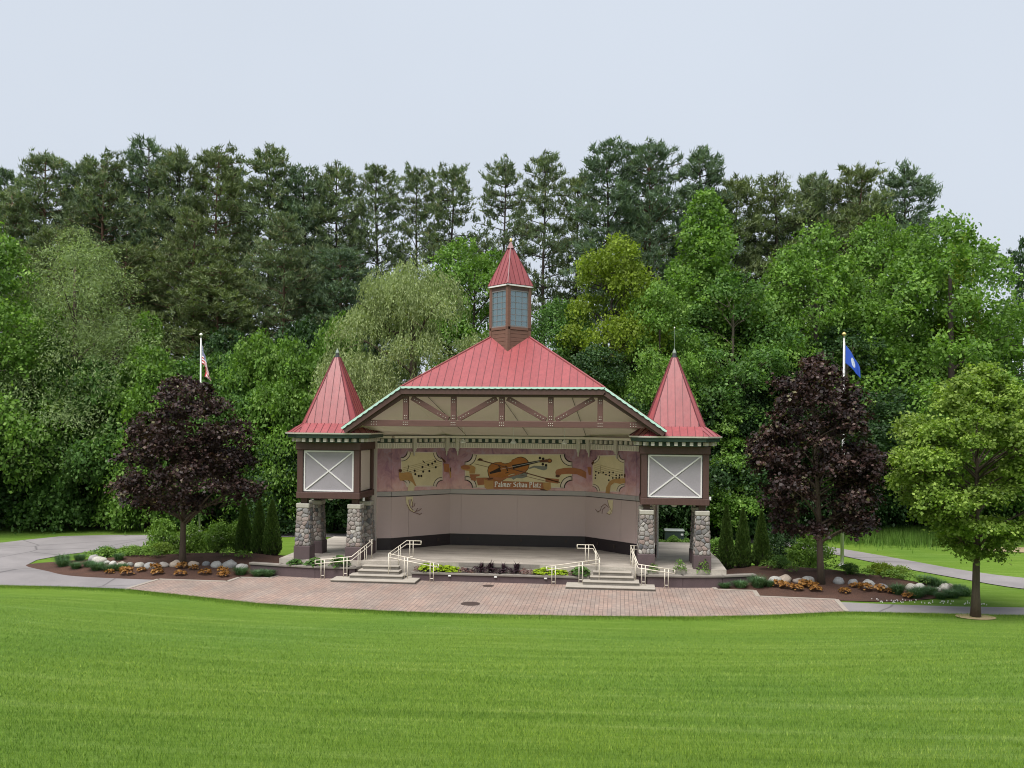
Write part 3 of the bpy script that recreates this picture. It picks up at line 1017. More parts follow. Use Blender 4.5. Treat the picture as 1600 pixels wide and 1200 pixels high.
for k in range(4):
    a, b = c4[k], c4[(k + 1) % 4]
    roof_facet(cr_holder, [a, b, (X0, CYC, 16.36)], a, b, .29, .035, .022, 0.0)
    part(MB().beam((a[0], a[1], a[2] + .03), (X0, CYC, 16.38), .04, .04), 'hip_cap', MT['rib'], cr_holder)
part(MB().frustum(X0, CYC, 16.10, 16.46, .16, .16, .02, .02), 'apex_cap', MT['red_dark'], cr_holder)
part(MB().tube([(X0, CYC, 16.40), (X0, CYC, 16.46), (X0, CYC, 16.52), (X0, CYC, 16.58), (X0, CYC, 16.61)], [.03, .07, .075, .05, .015], 10), 'finial_ball', MT['gold'], cr_holder, smooth=True)
part(MB().tube([(X0, CYC, 16.58), (X0, CYC, 16.85)], [.014, .008], 6), 'finial_rod', MT['copper'], cr_holder)

# --- towers
def octo(cx, cy, h, f, z):
    return [Vector((cx + a, cy + b, z)) for a, b in ((-f, -h), (f, -h), (h, -f), (h, f), (f, h), (-f, h), (-h, f), (-h, -f))]

def voronoi_cells(poly, seeds):
    cells = []
    for i, s in enumerate(seeds):
        c = list(poly)
        for j, t in enumerate(seeds):
            if i == j:
                continue
            mx, my = (s[0] + t[0]) / 2, (s[1] + t[1]) / 2
            nx_, ny_ = t[0] - s[0], t[1] - s[1]
            if nx_ * nx_ + ny_ * ny_ > .9:
                continue
            out = []
            for k in range(len(c)):
                p, q = c[k], c[(k + 1) % len(c)]
                dp = (p[0] - mx) * nx_ + (p[1] - my) * ny_
                dq = (q[0] - mx) * nx_ + (q[1] - my) * ny_
                if dp <= 0:
                    out.append(p)
                if (dp <= 0) != (dq <= 0):
                    u = dp / (dp - dq)
                    out.append((p[0] + u * (q[0] - p[0]), p[1] + u * (q[1] - p[1])))
            c = out
            if len(c) < 3:
                break
        if len(c) >= 3:
            cells.append((s, c))
    return cells

def round_poly(c, cx, cy, cut=.28):
    out = []
    n = len(c)
    for k in range(n):
        p, a, b = c[k], c[k - 1], c[(k + 1) % n]
        out.append((p[0] + (a[0] - p[0]) * cut, p[1] + (a[1] - p[1]) * cut))
        out.append((p[0] + (b[0] - p[0]) * cut, p[1] + (b[1] - p[1]) * cut))
    return out

rs = random.Random(11)
def pier(cx, cy, front_pieces):
    Z0, Z1, ZC = 1.47, 3.28, 3.50
    hb, ht = .355, .285
    p = part(MB().frustum(cx, cy, Z0, Z1, hb, hb, ht, ht), 'stone_pier', MT['mortar'])
    part(MB().box(cx - .40, cx + .40, cy - .40, cy + .40, .80, Z0 - .004), 'plinth', MT['plinth'], p, bevel=.02)
    part(MB().frustum(cx, cy, Z1 + .003, ZC, .325, .325, .335, .335), 'cap', MT['capstone'], p, bevel=.03)
    part(MB().box(cx - .15, cx + .15, cy - .15, cy + .15, ZC, 3.76), 'timber_post', MT['brown'], p)
    joined = MB()
    H_ = Z1 - Z0
    for k in range(4):
        R4 = Matrix.Rotation(rad(90) * k, 3, 'Z')
        seeds = []
        rows = 9
        for r in range(rows):
            n = rs.choice((2, 3, 3, 4))
            zz = (r + .5) / rows * H_
            hw = hb + (ht - hb) * zz / H_
            for q in range(n):
                seeds.append((-hw + 2 * hw * (q + .5 + rs.uniform(-.28, .28)) / n, zz + rs.uniform(-.075, .075)))
        poly = [(-hb, 0), (hb, 0), (ht, H_), (-ht, H_)]
        for s, c in voronoi_cells(poly, seeds):
            mx = sum(q[0] for q in c) / len(c)
            my = sum(q[1] for q in c) / len(c)
            c = round_poly(c, mx, my, .24)
            proud = rs.uniform(.018, .045)
            rings = []
            for f, d in ((.93, -.01), (.90, proud * .6), (.74, proud), (.36, proud * 1.12)):
                ring = []
                for q in c:
                    x, z = mx + (q[0] - mx) * f, my + (q[1] - my) * f
                    y = -(hb + (ht - hb) * z / H_) - d
                    v_ = R4 @ Vector((x, y, 0))
                    ring.append((cx + v_.x, cy + v_.y, Z0 + z))
                rings.append(ring)
            n = len(c)
            vs = [t for ring in rings for t in ring]
            fs = []
            for i in range(3):
                fs += [(i * n + j, i * n + (j + 1) % n, (i + 1) * n + (j + 1) % n, (i + 1) * n + j) for j in range(n)]
            fs.append(tuple(3 * n + j for j in range(n)))
            if k == 0 and front_pieces:
                part(MB().add(vs, fs), 'stone', MT['stone'], p, smooth=True)
            else:
                joined.add(vs, fs)
    if joined.v:
        o = part(joined, 'stone_facing', MT['stone_j'], p, smooth=True)
        o['kind'] = 'stuff'

def tower(cx, side, rod):
    cy = .95
    for dy in (-.95, .95):
        for dx in (-1.27, 1.27):
            pier(cx + dx, cy + dy, dy < 0 or cx < 0)
    hx, hy = 1.40, 1.18
    box = part(MB().box(cx - hx + .08, cx + hx - .08, cy - hy + .08, cy + hy - .08, 3.86, 6.40), 'tower_box', MT['panel'])
    for sx in (-1, 1):
        for sy in (-1, 1):
            part(MB().box(cx + sx * hx - .14, cx + sx * hx + .14, cy + sy * hy - .14, cy + sy * hy + .14, 4.07, 6.10), 'corner_post', MT['brown'], box, bevel=.01)
    for z0, z1, o_ in ((3.76, 4.066, .17), (6.104, 6.47, .20)):
        part(MB().box(cx - hx - o_, cx + hx + o_, cy - hy - o_, cy + hy + o_, z0, z1), 'beam', MT['brown'], box, bevel=.015)
    # front and back panel frames with a diagonal cross, side panels plain pale
    for sy in (-1, 1):
        yy = cy + sy * (hy + .0)
        xa, xb, za, zb_ = cx - hx + .17, cx + hx - .17, 4.10, 6.06
        part(MB().box(xa, xb, yy - .015, yy + .015, za, zb_), 'stucco_panel', MT['panel'], box)
        yb = yy + sy * .035
        for (p, q) in (((xa + .03, za), (xa + .03, zb_)), ((xb - .03, za), (xb - .03, zb_)), ((xa + .065, za + .03), (xb - .065, za + .03)), ((xa + .065, zb_ - .03), (xb - .065, zb_ - .03))):
            part(MB().beam((p[0], yb, p[1]), (q[0], yb, q[1]), .065, .05, up=(0, 1, 0)), 'panel_trim', MT['white'], box)
        part(MB().beam((xa + .06, yb - .0, za + .06), (xb - .06, yb, zb_ - .06), .06, .042, up=(0, 1, 0)), 'cross_trim', MT['white'], box)
        part(MB().beam((xa + .06, yb - sy * .003, zb_ - .06), (xb - .06, yb - sy * .003, za + .06), .06, .042, up=(0, 1, 0)), 'cross_trim', MT['white'], box)
    for sx in (-1, 1):
        part(MB().box(cx + sx * hx - .02, cx + sx * hx + .02, cy - hy + .16, cy + hy - .16, 4.10, 6.06), 'stucco_panel', MT['wall_pale'], box)
    # small lamp under the floor of the box
    part(MB().tube([(cx, cy - .9, 3.66), (cx, cy - .9, 3.70), (cx, cy - .9, 3.765)], [.10, .14, .14], 10), 'soffit_lamp', MT['lamp_white'], box)
    # roof
    H0, F0, H1, F1 = 2.05, 1.36, 1.37, 1.10
    za, zb2, zc = 6.92, 7.36, 10.62
    o0, o1, o2 = octo(cx, cy, H0, F0, za), octo(cx, cy, H1, F1, zb2), octo(cx, cy, .12, .095, zc)
    core = MB()
    core.add(o0 + o1 + o2, [tuple(range(7, -1, -1))] + [(i, (i + 1) % 8, 8 + (i + 1) % 8, 8 + i) for i in range(8)] + [(8 + i, 8 + (i + 1) % 8, 16 + (i + 1) % 8, 16 + i) for i in range(8)] + [tuple(range(16, 24))])
    sr = part(core, 'spire_roof', MT['red_dark'])
    lift = Vector((0, 0, .004))
    for i in range(8):
        j = (i + 1) % 8
        wide = i % 2 == 0
        roof_facet(sr, [o0[i] + lift, o0[j] + lift, o1[j] + lift, o1[i] + lift], o0[i], o0[j], .345 if wide else .33, .04, .022, .5 if wide else 0)
        roof_facet(sr, [o1[i] + lift, o1[j] + lift, o2[j] + lift, o2[i] + lift], o1[i], o1[j], .345 if wide else .6, .04, .022, .0 if wide else .5)
        part(MB().beam(o1[i] + Vector((0, 0, .02)), o2[i] + Vector((0, 0, .02)), .05, .05), 'hip_cap', MT['rib'], sr)
    # gutter and dentils
    g0, g1 = octo(cx, cy, H0 + .05, F0 + .03, 6.865), octo(cx, cy, H0 + .07, F0 + .03, 6.935)
    gi = octo(cx, cy, H0 - .06, F0 - .03, 6.865)
    mb = MB().add(g0 + g1 + gi, [(i, (i + 1) % 8, 8 + (i + 1) % 8, 8 + i) for i in range(8)] + [(i, 16 + i, 16 + (i + 1) % 8, (i + 1) % 8) for i in range(8)])
    part(mb, 'gutter', MT['gutter'], sr)
    s0 = octo(cx, cy, H0 - .05, F0 - .03, 6.69)
    s1 = octo(cx, cy, H0 - .02, F0 - .01, 6.875)
    part(MB().add(s0 + s1, [tuple(range(7, -1, -1))] + [(i, (i + 1) % 8, 8 + (i + 1) % 8, 8 + i) for i in range(8)]), 'soffit', MT['gutter_dark'], sr)
    s2 = octo(cx, cy, 1.66, 1.14, 6.46)
    s3 = octo(cx, cy, 1.66, 1.14, 6.70)
    part(MB().add(s2 + s3, [tuple(range(7, -1, -1))] + [(i, (i + 1) % 8, 8 + (i + 1) % 8, 8 + i) for i in range(8)]), 'dentil_recess', MT['gutter_dark'], sr)
    dl = octo(cx, cy, 1.80, 1.22, 6.57)
    for i in range(8):
        a, b = dl[i], dl[(i + 1) % 8]
        L = (b - a).length
        n = 7 if i % 2 == 0 else 2
        e = (b - a).normalized()
        for k in range(n):
            q = a + e * (L * (k + .5) / n)
            nn = Vector((e.y, -e.x, 0))
            pts = [q - e * .075 - nn * .12, q + e * .075 - nn * .12, q + e * .075 + nn * .09, q - e * .075 + nn * .09]
            part(fix_ccw(pts, 6.50, 6.66), 'dentil', MT['dentil'], sr)
    part(MB().tube([(cx, cy, 10.5), (cx, cy, 10.86)], [.165, .075], 8), 'lead_cap', MT['black_cap'], sr)
    part(MB().tube([(cx, cy, 10.84), (cx, cy, 10.90), (cx, cy, 11.08)], [.10, .09, .012], 10), 'finial', MT['copper'], sr)
    if rod:
        part(MB().tube([(cx, cy, 11.0), (cx, cy, 12.05)], [.011, .007], 6), 'finial_rod', MT['copper'], sr)
        part(MB().tube([(cx, cy, 12.02), (cx, cy, 12.06), (cx, cy, 12.1)], [.02, .035, .01], 8), 'finial_tip', MT['ball_white'], sr)

def fix_ccw(pts, z0, z1):
    P = [(p.x, p.y) for p in pts]
    A = sum(P[i][0] * P[(i + 1) % len(P)][1] - P[(i + 1) % len(P)][0] * P[i][1] for i in range(len(P)))
    if A < 0:
        P.reverse()
    return MB().prism(P, z0, z1)
tower(-8.20, -1, False)
tower(8.24, 1, True)
for x, y, z in ((9.84, -.28, 4.0), (9.72, .3, 3.62), (9.2, .5, 3.64), (7.35, .5, 3.64), (-6.62, .3, 3.62)):
    part(MB().box(x - .05, x + .05, y - .07, y + .07, z, z + .16), 'flood_lamp', MT['lamp_white'], bevel=.015)
# white drain pipe beside the right tower
part(MB().tube([(7.62, 2.9, .84), (7.62, 2.9, 3.9)], .04, 8), 'drain_pipe', MT['lamp_white'])

# ------------------------------------------------------------------ mural paint: outlines in metres along each wall and height
MURAL = [
(2,'ink',1,'panel_outline','poly',0,[(0.781,5.351),(0.887,5.366),(0.986,5.408),(1.07,5.474),(1.135,5.56),(1.175,5.659),(1.188,5.765),(6.198,5.836),(6.213,5.73),(6.255,5.633),(6.321,5.549),(6.406,5.485),(6.506,5.446),(6.612,5.433),(6.621,4.421),(6.515,4.406),(6.416,4.364),(6.331,4.298),(6.267,4.212),(6.227,4.113),(6.214,4.007),(1.204,3.936),(1.189,4.042),(1.147,4.14),(1.081,4.223),(0.996,4.287),(0.896,4.326),(0.79,4.339)]),
(2,'parchment',2,'painted_panel','poly',0,[(0.828,5.305),(0.934,5.32),(1.033,5.362),(1.118,5.429),(1.182,5.514),(1.222,5.613),(1.236,5.719),(6.151,5.789),(6.166,5.683),(6.208,5.585),(6.274,5.502),(6.36,5.438),(6.459,5.398),(6.566,5.386),(6.574,4.467),(6.467,4.452),(6.369,4.41),(6.284,4.344),(6.22,4.258),(6.179,4.159),(6.166,4.053),(1.251,3.983),(1.236,4.089),(1.194,4.187),(1.128,4.271),(1.042,4.334),(0.943,4.374),(0.836,4.386)]),
(2,'scroll',3,'corner_scroll','poly',0,[(0.821,5.304),(0.914,5.316),(1.002,5.348),(1.081,5.398),(1.147,5.465),(1.196,5.545),(1.227,5.634),(1.236,5.727),(1.401,5.729),(1.387,5.6),(1.345,5.476),(1.277,5.365),(1.185,5.272),(1.075,5.201),(0.952,5.157),(0.822,5.14)]),
(2,'ink',4,'scroll_line','poly',0,[(0.822,5.14),(0.952,5.157),(1.075,5.201),(1.185,5.272),(1.277,5.365),(1.345,5.476),(1.387,5.6),(1.401,5.729),(1.442,5.729),(1.427,5.591),(1.382,5.459),(1.309,5.34),(1.211,5.241),(1.093,5.165),(0.961,5.117),(0.823,5.1)]),
(2,'scroll',3,'corner_scroll','poly',0,[(6.15,5.796),(6.162,5.704),(6.193,5.616),(6.244,5.538),(6.311,5.473),(6.391,5.424),(6.48,5.394),(6.573,5.385),(6.575,5.222),(6.445,5.235),(6.321,5.276),(6.21,5.343),(6.116,5.434),(6.046,5.543),(6.002,5.665),(5.986,5.794)]),
(2,'ink',4,'scroll_line','poly',0,[(5.986,5.794),(6.002,5.665),(6.046,5.543),(6.116,5.434),(6.21,5.343),(6.321,5.276),(6.445,5.235),(6.575,5.222),(6.575,5.181),(6.436,5.195),(6.303,5.239),(6.184,5.311),(6.085,5.408),(6.009,5.525),(5.962,5.655),(5.945,5.793)]),
(2,'scroll',3,'corner_scroll','poly',0,[(6.581,4.468),(6.488,4.456),(6.4,4.424),(6.321,4.374),(6.255,4.307),(6.206,4.227),(6.175,4.138),(6.166,4.046),(6.001,4.043),(6.015,4.173),(6.057,4.296),(6.125,4.407),(6.217,4.5),(6.327,4.571),(6.45,4.615),(6.58,4.632)]),
(2,'ink',4,'scroll_line','poly',0,[(6.58,4.632),(6.45,4.615),(6.327,4.571),(6.217,4.5),(6.125,4.407),(6.057,4.296),(6.015,4.173),(6.001,4.043),(5.96,4.043),(5.975,4.181),(6.02,4.313),(6.093,4.432),(6.191,4.532),(6.309,4.607),(6.44,4.655),(6.579,4.673)]),
(2,'scroll',3,'corner_scroll','poly',0,[(1.252,3.976),(1.24,4.069),(1.208,4.156),(1.158,4.234),(1.091,4.3),(1.011,4.348),(0.922,4.378),(0.829,4.387),(0.827,4.55),(0.957,4.538),(1.081,4.496),(1.192,4.429),(1.285,4.338),(1.356,4.229),(1.4,4.107),(1.416,3.978)]),
(2,'ink',4,'scroll_line','poly',0,[(1.416,3.978),(1.4,4.107),(1.356,4.229),(1.285,4.338),(1.192,4.429),(1.081,4.496),(0.957,4.538),(0.827,4.55),(0.827,4.591),(0.966,4.577),(1.099,4.533),(1.218,4.461),(1.317,4.364),(1.393,4.247),(1.44,4.117),(1.457,3.979)]),
(2,'scroll',3,'panel_rim','line',0.06,[(1.228,5.726),(6.159,5.796)]),
(2,'scroll',3,'panel_rim','line',0.06,[(1.243,3.976),(6.174,4.046)]),
(2,'scroll',3,'panel_rim','line',0.06,[(0.821,5.312),(0.829,4.379)]),
(2,'scroll',3,'panel_rim','line',0.06,[(6.573,5.393),(6.581,4.46)]),
(2,'mural_grey',4,'painted_shade','poly',0,[(3.098,4.57),(3.357,4.681),(3.616,4.663),(3.875,4.731),(4.22,4.844),(4.179,4.585),(3.921,4.496),(3.618,4.513),(3.446,4.411),(3.358,4.488),(3.12,4.493)]),
(2,'mural_grey',4,'painted_shade','poly',0,[(4.262,5.06),(4.563,5.193),(4.91,5.176),(5.277,5.16),(5.257,5.009),(5.085,4.942),(4.825,5.003),(4.564,5.085),(4.306,4.996)]),
(2,'bow',5,'bow_stick','line',0.055,[(1.511,5.485),(5.955,4.309)]),
(2,'bow',5,'bow_tip','poly',0,[(1.469,5.429),(1.597,5.56),(1.814,5.507),(1.642,5.41)]),
(2,'bow',5,'bow_hair','line',0.022,[(1.34,5.242),(5.306,4.343)]),
(2,'ribbon',5,'bow_frog','poly',0,[(5.175,4.556),(5.911,4.481),(5.869,4.244),(5.176,4.341)]),
(2,'ink',5.5,'violin_edge','poly',0,[(2.07,4.647),(2.032,4.894),(2.08,5.099),(2.228,5.255),(2.445,5.34),(2.661,5.35),(2.79,5.367),(2.842,5.315),(2.997,5.283),(3.181,5.317),(3.327,5.398),(3.35,5.485),(3.48,5.537),(3.648,5.625),(3.854,5.666),(4.067,5.606),(4.211,5.49),(4.292,5.342),(4.306,5.174),(4.25,4.995),(4.107,4.824),(3.913,4.74),(3.726,4.716),(3.59,4.685),(3.523,4.745),(3.358,4.728),(3.187,4.651),(3.076,4.536),(3.061,4.462),(2.945,4.403),(2.761,4.287),(2.534,4.234),(2.327,4.278),(2.175,4.421)]),
(2,'violin',6,'violin_body','poly',0,[(2.102,4.663),(2.066,4.899),(2.112,5.094),(2.256,5.242),(2.467,5.324),(2.676,5.333),(2.801,5.35),(2.852,5.3),(3.003,5.269),(3.181,5.302),(3.323,5.379),(3.345,5.462),(3.471,5.512),(3.635,5.595),(3.835,5.635),(4.041,5.577),(4.181,5.467),(4.259,5.326),(4.273,5.166),(4.219,4.996),(4.08,4.832),(3.892,4.753),(3.71,4.73),(3.578,4.7),(3.513,4.757),(3.353,4.741),(3.187,4.667),(3.079,4.558),(3.065,4.487),(2.952,4.431),(2.773,4.321),(2.553,4.27),(2.351,4.312),(2.204,4.448)]),
(2,'ribbon',7,'violin_shading','poly',0,[(2.146,4.599),(2.406,4.56),(2.839,4.502),(3.184,4.614),(3.573,4.727),(4.133,4.993),(4.048,4.82),(3.616,4.663),(3.185,4.528),(2.754,4.35),(2.321,4.43)]),
(2,'ink',7.5,'tailpiece','poly',0,[(2.184,4.702),(2.79,4.848),(2.708,5.074),(2.149,4.799)]),
(2,'ink',7.5,'fingerboard','poly',0,[(3.421,4.99),(4.874,5.388),(4.854,5.48),(3.372,5.208)]),
(2,'ink',7.6,'bridge','poly',0,[(3,5.161),(3.11,4.861),(3.167,4.882),(3.056,5.182)]),
(2,'ink',7.5,'sound_hole','poly',0,[(2.603,5.149),(2.734,5.043),(2.762,5.076),(2.631,5.182)]),
(2,'ink',7.5,'sound_hole','poly',0,[(3.015,4.741),(3.188,4.787),(3.177,4.828),(3.005,4.783)]),
(2,'bow',7,'pegbox','poly',0,[(4.848,5.361),(5.282,5.375),(5.267,5.547),(4.837,5.481)]),
(2,'bow',8,'violin_scroll','poly',0,[(5.53,5.465),(5.516,5.412),(5.475,5.37),(5.417,5.346),(5.351,5.345),(5.292,5.367),(5.251,5.408),(5.236,5.461),(5.25,5.513),(5.29,5.555),(5.349,5.58),(5.415,5.581),(5.474,5.558),(5.515,5.517)]),
(2,'violin',8.5,'scroll_eye','poly',0,[(5.478,5.473),(5.471,5.446),(5.449,5.425),(5.418,5.413),(5.383,5.413),(5.352,5.424),(5.33,5.444),(5.322,5.47),(5.33,5.497),(5.351,5.518),(5.382,5.53),(5.417,5.53),(5.448,5.519),(5.47,5.499)]),
(2,'ink',8,'peg','poly',0,[(4.945,5.607),(4.931,5.564),(4.895,5.537),(4.849,5.536),(4.812,5.562),(4.798,5.605),(4.811,5.648),(4.848,5.675),(4.893,5.676),(4.93,5.65)]),
(2,'ink',8,'peg','poly',0,[(5.118,5.566),(5.104,5.523),(5.068,5.496),(5.023,5.496),(4.986,5.522),(4.971,5.564),(4.985,5.608),(5.021,5.635),(5.067,5.635),(5.104,5.609)]),
(2,'ink',8,'peg','poly',0,[(5.103,5.274),(5.09,5.231),(5.053,5.203),(5.008,5.203),(4.971,5.229),(4.956,5.272),(4.97,5.315),(5.007,5.342),(5.052,5.343),(5.089,5.316)]),
(2,'ink',8,'peg','poly',0,[(5.277,5.22),(5.263,5.177),(5.227,5.15),(5.181,5.149),(5.144,5.175),(5.13,5.218),(5.144,5.261),(5.18,5.288),(5.225,5.289),(5.262,5.263)]),
(2,'bow',8.6,'bow_over_body','line',0.05,[(2.292,5.281),(4.264,4.759)]),
(2,'letter',8.6,'violin_strings','line',0.012,[(2.749,4.974),(4.864,5.434)]),
(2,'ribbon_light',9,'ribbon','poly',0,[(1.394,5.003),(1.359,4.942),(1.268,4.893),(1.133,4.864),(0.975,4.858),(0.819,4.878),(0.687,4.92),(0.601,4.977),(0.573,5.04),(0.607,5.102),(0.699,5.15),(0.834,5.18),(0.992,5.185),(1.148,5.165),(1.279,5.124),(1.366,5.067)]),
(2,'ribbon',9.2,'ribbon_fold','poly',0,[(1.103,5.024),(1.073,4.977),(0.998,4.945),(0.892,4.932),(0.777,4.942),(0.676,4.972),(0.607,5.017),(0.586,5.068),(0.616,5.114),(0.692,5.147),(0.797,5.159),(0.912,5.149),(1.014,5.119),(1.082,5.074)]),
(2,'ribbon_light',8.8,'ribbon','poly',0,[(1.04,4.949),(1.386,4.933),(1.345,4.717),(1.055,4.713)]),
(2,'ribbon',9,'ribbon','poly',0,[(1.064,4.679),(1.627,4.678),(1.606,4.592),(1.411,4.546),(1.413,4.322),(1.154,4.349)]),
(2,'ribbon',9.2,'ribbon','poly',0,[(1.412,4.482),(1.888,4.51),(2.363,4.508),(2.365,4.301),(1.976,4.253),(1.848,4.122),(1.524,4.083)]),
(2,'ribbon_dark',9.4,'ribbon_fold','poly',0,[(1.974,4.459),(2.342,4.508),(2.342,4.43),(2.105,4.392)]),
(2,'ribbon_light',9.6,'ribbon','poly',0,[(1.845,4.423),(2.084,4.34),(2.365,4.353),(2.377,3.914),(2.023,3.884),(1.892,3.972)]),
(2,'ribbon',9.5,'name_ribbon','poly',0,[(2.343,4.344),(5.134,4.298),(5.145,3.962),(4.834,3.941),(3.623,3.923),(2.347,3.914)]),
(2,'ribbon_light',9.7,'ribbon','poly',0,[(5.047,4.288),(5.458,4.311),(5.483,3.958),(5.289,3.861),(5.093,3.953)]),
(2,'ribbon_dark',9.4,'ribbon_fold','poly',0,[(4.834,3.949),(5.353,3.957),(5.31,3.861),(4.964,3.874)]),
(2,'ribbon',9,'ribbon','poly',0,[(5.704,4.865),(5.776,4.995),(6.165,5.087),(6.64,5.115),(7.074,5.035),(7.465,4.825),(7.468,4.46),(7.251,4.586),(6.86,4.761),(6.427,4.781),(6.038,4.749),(5.888,4.609),(5.736,4.672)]),
(2,'ribbon_dark',9.2,'ribbon_fold','poly',0,[(5.952,4.653),(5.941,4.62),(5.907,4.592),(5.859,4.577),(5.805,4.576),(5.756,4.59),(5.722,4.616),(5.71,4.65),(5.722,4.684),(5.755,4.711),(5.804,4.727),(5.857,4.728),(5.906,4.713),(5.94,4.687)]),
(2,'ribbon',9,'ribbon','poly',0,[(7.41,5.156),(7.505,5.192),(7.679,5.108),(7.682,4.721),(7.509,4.74),(7.421,4.889)]),
(1,'ink',1,'panel_outline','poly',0,[(0.542,5.62),(0.64,5.628),(0.731,5.657),(0.808,5.705),(0.868,5.769),(0.905,5.846),(0.917,5.928),(2.792,5.865),(2.806,5.782),(2.844,5.703),(2.905,5.634),(2.984,5.581),(3.075,5.546),(3.173,5.531),(3.186,4.33),(3.088,4.323),(2.997,4.294),(2.919,4.245),(2.86,4.181),(2.823,4.104),(2.811,4.022),(0.936,4.085),(0.922,4.168),(0.884,4.247),(0.823,4.316),(0.744,4.369),(0.653,4.405),(0.555,4.419)]),
(1,'parchment',2,'painted_panel','poly',0,[(0.586,5.582),(0.683,5.589),(0.774,5.618),(0.852,5.667),(0.911,5.731),(0.948,5.808),(0.96,5.89),(2.749,5.83),(2.763,5.746),(2.801,5.668),(2.862,5.599),(2.941,5.546),(3.033,5.51),(3.131,5.496),(3.142,4.368),(3.044,4.361),(2.954,4.332),(2.876,4.283),(2.816,4.219),(2.78,4.143),(2.768,4.06),(0.979,4.12),(0.965,4.204),(0.926,4.282),(0.866,4.351),(0.787,4.405),(0.695,4.44),(0.597,4.454)]),
(1,'scroll',3,'corner_scroll','poly',0,[(0.579,5.581),(0.665,5.587),(0.746,5.608),(0.818,5.645),(0.879,5.695),(0.924,5.755),(0.952,5.823),(0.961,5.896),(1.112,5.891),(1.1,5.79),(1.061,5.695),(0.998,5.611),(0.914,5.541),(0.813,5.49),(0.699,5.46),(0.58,5.453)]),
(1,'ink',4,'scroll_line','poly',0,[(0.58,5.453),(0.699,5.46),(0.813,5.49),(0.914,5.541),(0.998,5.611),(1.061,5.695),(1.1,5.79),(1.112,5.891),(1.15,5.89),(1.137,5.782),(1.095,5.68),(1.028,5.589),(0.938,5.515),(0.829,5.461),(0.708,5.429),(0.58,5.421)]),
(1,'scroll',3,'corner_scroll','poly',0,[(2.748,5.836),(2.759,5.763),(2.788,5.692),(2.835,5.629),(2.896,5.575),(2.97,5.533),(3.051,5.506),(3.137,5.495),(3.139,5.367),(3.019,5.382),(2.905,5.42),(2.803,5.478),(2.717,5.553),(2.652,5.641),(2.612,5.739),(2.597,5.841)]),
(1,'ink',4,'scroll_line','poly',0,[(2.597,5.841),(2.612,5.739),(2.652,5.641),(2.717,5.553),(2.803,5.478),(2.905,5.42),(3.019,5.382),(3.139,5.367),(3.139,5.335),(3.011,5.351),(2.889,5.391),(2.78,5.453),(2.688,5.534),(2.618,5.628),(2.575,5.733),(2.559,5.842)]),
(1,'scroll',3,'corner_scroll','poly',0,[(3.149,4.369),(3.063,4.363),(2.982,4.342),(2.909,4.305),(2.849,4.255),(2.804,4.195),(2.776,4.127),(2.767,4.054),(2.616,4.059),(2.628,4.16),(2.667,4.255),(2.73,4.34),(2.814,4.409),(2.915,4.46),(3.028,4.49),(3.148,4.497)]),
(1,'ink',4,'scroll_line','poly',0,[(3.148,4.497),(3.028,4.49),(2.915,4.46),(2.814,4.409),(2.73,4.34),(2.667,4.255),(2.628,4.16),(2.616,4.059),(2.578,4.06),(2.591,4.169),(2.633,4.27),(2.7,4.361),(2.79,4.435),(2.899,4.489),(3.02,4.521),(3.147,4.529)]),
(1,'scroll',3,'corner_scroll','poly',0,[(0.979,4.114),(0.969,4.187),(0.94,4.258),(0.893,4.321),(0.832,4.375),(0.758,4.417),(0.676,4.444),(0.59,4.455),(0.589,4.583),(0.709,4.568),(0.823,4.53),(0.925,4.473),(1.011,4.397),(1.075,4.309),(1.116,4.211),(1.131,4.109)]),
(1,'ink',4,'scroll_line','poly',0,[(1.131,4.109),(1.116,4.211),(1.075,4.309),(1.011,4.397),(0.925,4.473),(0.823,4.53),(0.709,4.568),(0.589,4.583),(0.589,4.615),(0.717,4.599),(0.839,4.559),(0.948,4.497),(1.04,4.416),(1.109,4.322),(1.153,4.217),(1.168,4.108)]),
(1,'scroll',3,'panel_rim','line',0.06,[(0.953,5.896),(2.756,5.836)]),
(1,'scroll',3,'panel_rim','line',0.06,[(0.972,4.114),(2.774,4.054)]),
(1,'scroll',3,'panel_rim','line',0.06,[(0.579,5.588),(0.591,4.448)]),
(1,'scroll',3,'panel_rim','line',0.06,[(3.137,5.502),(3.149,4.362)]),
(1,'staff',4,'staff_line','line',0.014,[(0.676,5.071),(1.767,5.288),(3.037,5.583)]),
(1,'staff',4,'staff_line','line',0.014,[(0.677,4.976),(1.768,5.193),(3.038,5.474)]),
(1,'staff',4,'staff_line','line',0.014,[(0.678,4.881),(1.769,5.098),(3.039,5.365)]),
(1,'staff',4,'staff_line','line',0.014,[(0.679,4.787),(1.77,5.004),(3.04,5.256)]),
(1,'staff',4,'staff_line','line',0.014,[(0.68,4.692),(1.771,4.909),(3.041,5.147)]),
(1,'ink',5,'music_note','poly',0,[(1.465,4.909),(1.452,4.872),(1.419,4.85),(1.377,4.851),(1.343,4.875),(1.33,4.914),(1.342,4.951),(1.376,4.973),(1.417,4.972),(1.452,4.947)]),
(1,'ink',5,'music_note','poly',0,[(1.507,4.722),(1.494,4.684),(1.46,4.662),(1.419,4.664),(1.385,4.688),(1.371,4.726),(1.384,4.764),(1.417,4.786),(1.459,4.784),(1.493,4.76)]),
(1,'ink',5,'music_note','poly',0,[(1.722,4.623),(1.71,4.586),(1.676,4.564),(1.634,4.565),(1.6,4.59),(1.587,4.628),(1.6,4.665),(1.633,4.687),(1.675,4.686),(1.709,4.661)]),
(1,'ink',5,'music_note','poly',0,[(1.882,4.618),(1.869,4.581),(1.835,4.558),(1.794,4.56),(1.76,4.584),(1.746,4.622),(1.759,4.66),(1.792,4.682),(1.834,4.681),(1.868,4.656)]),
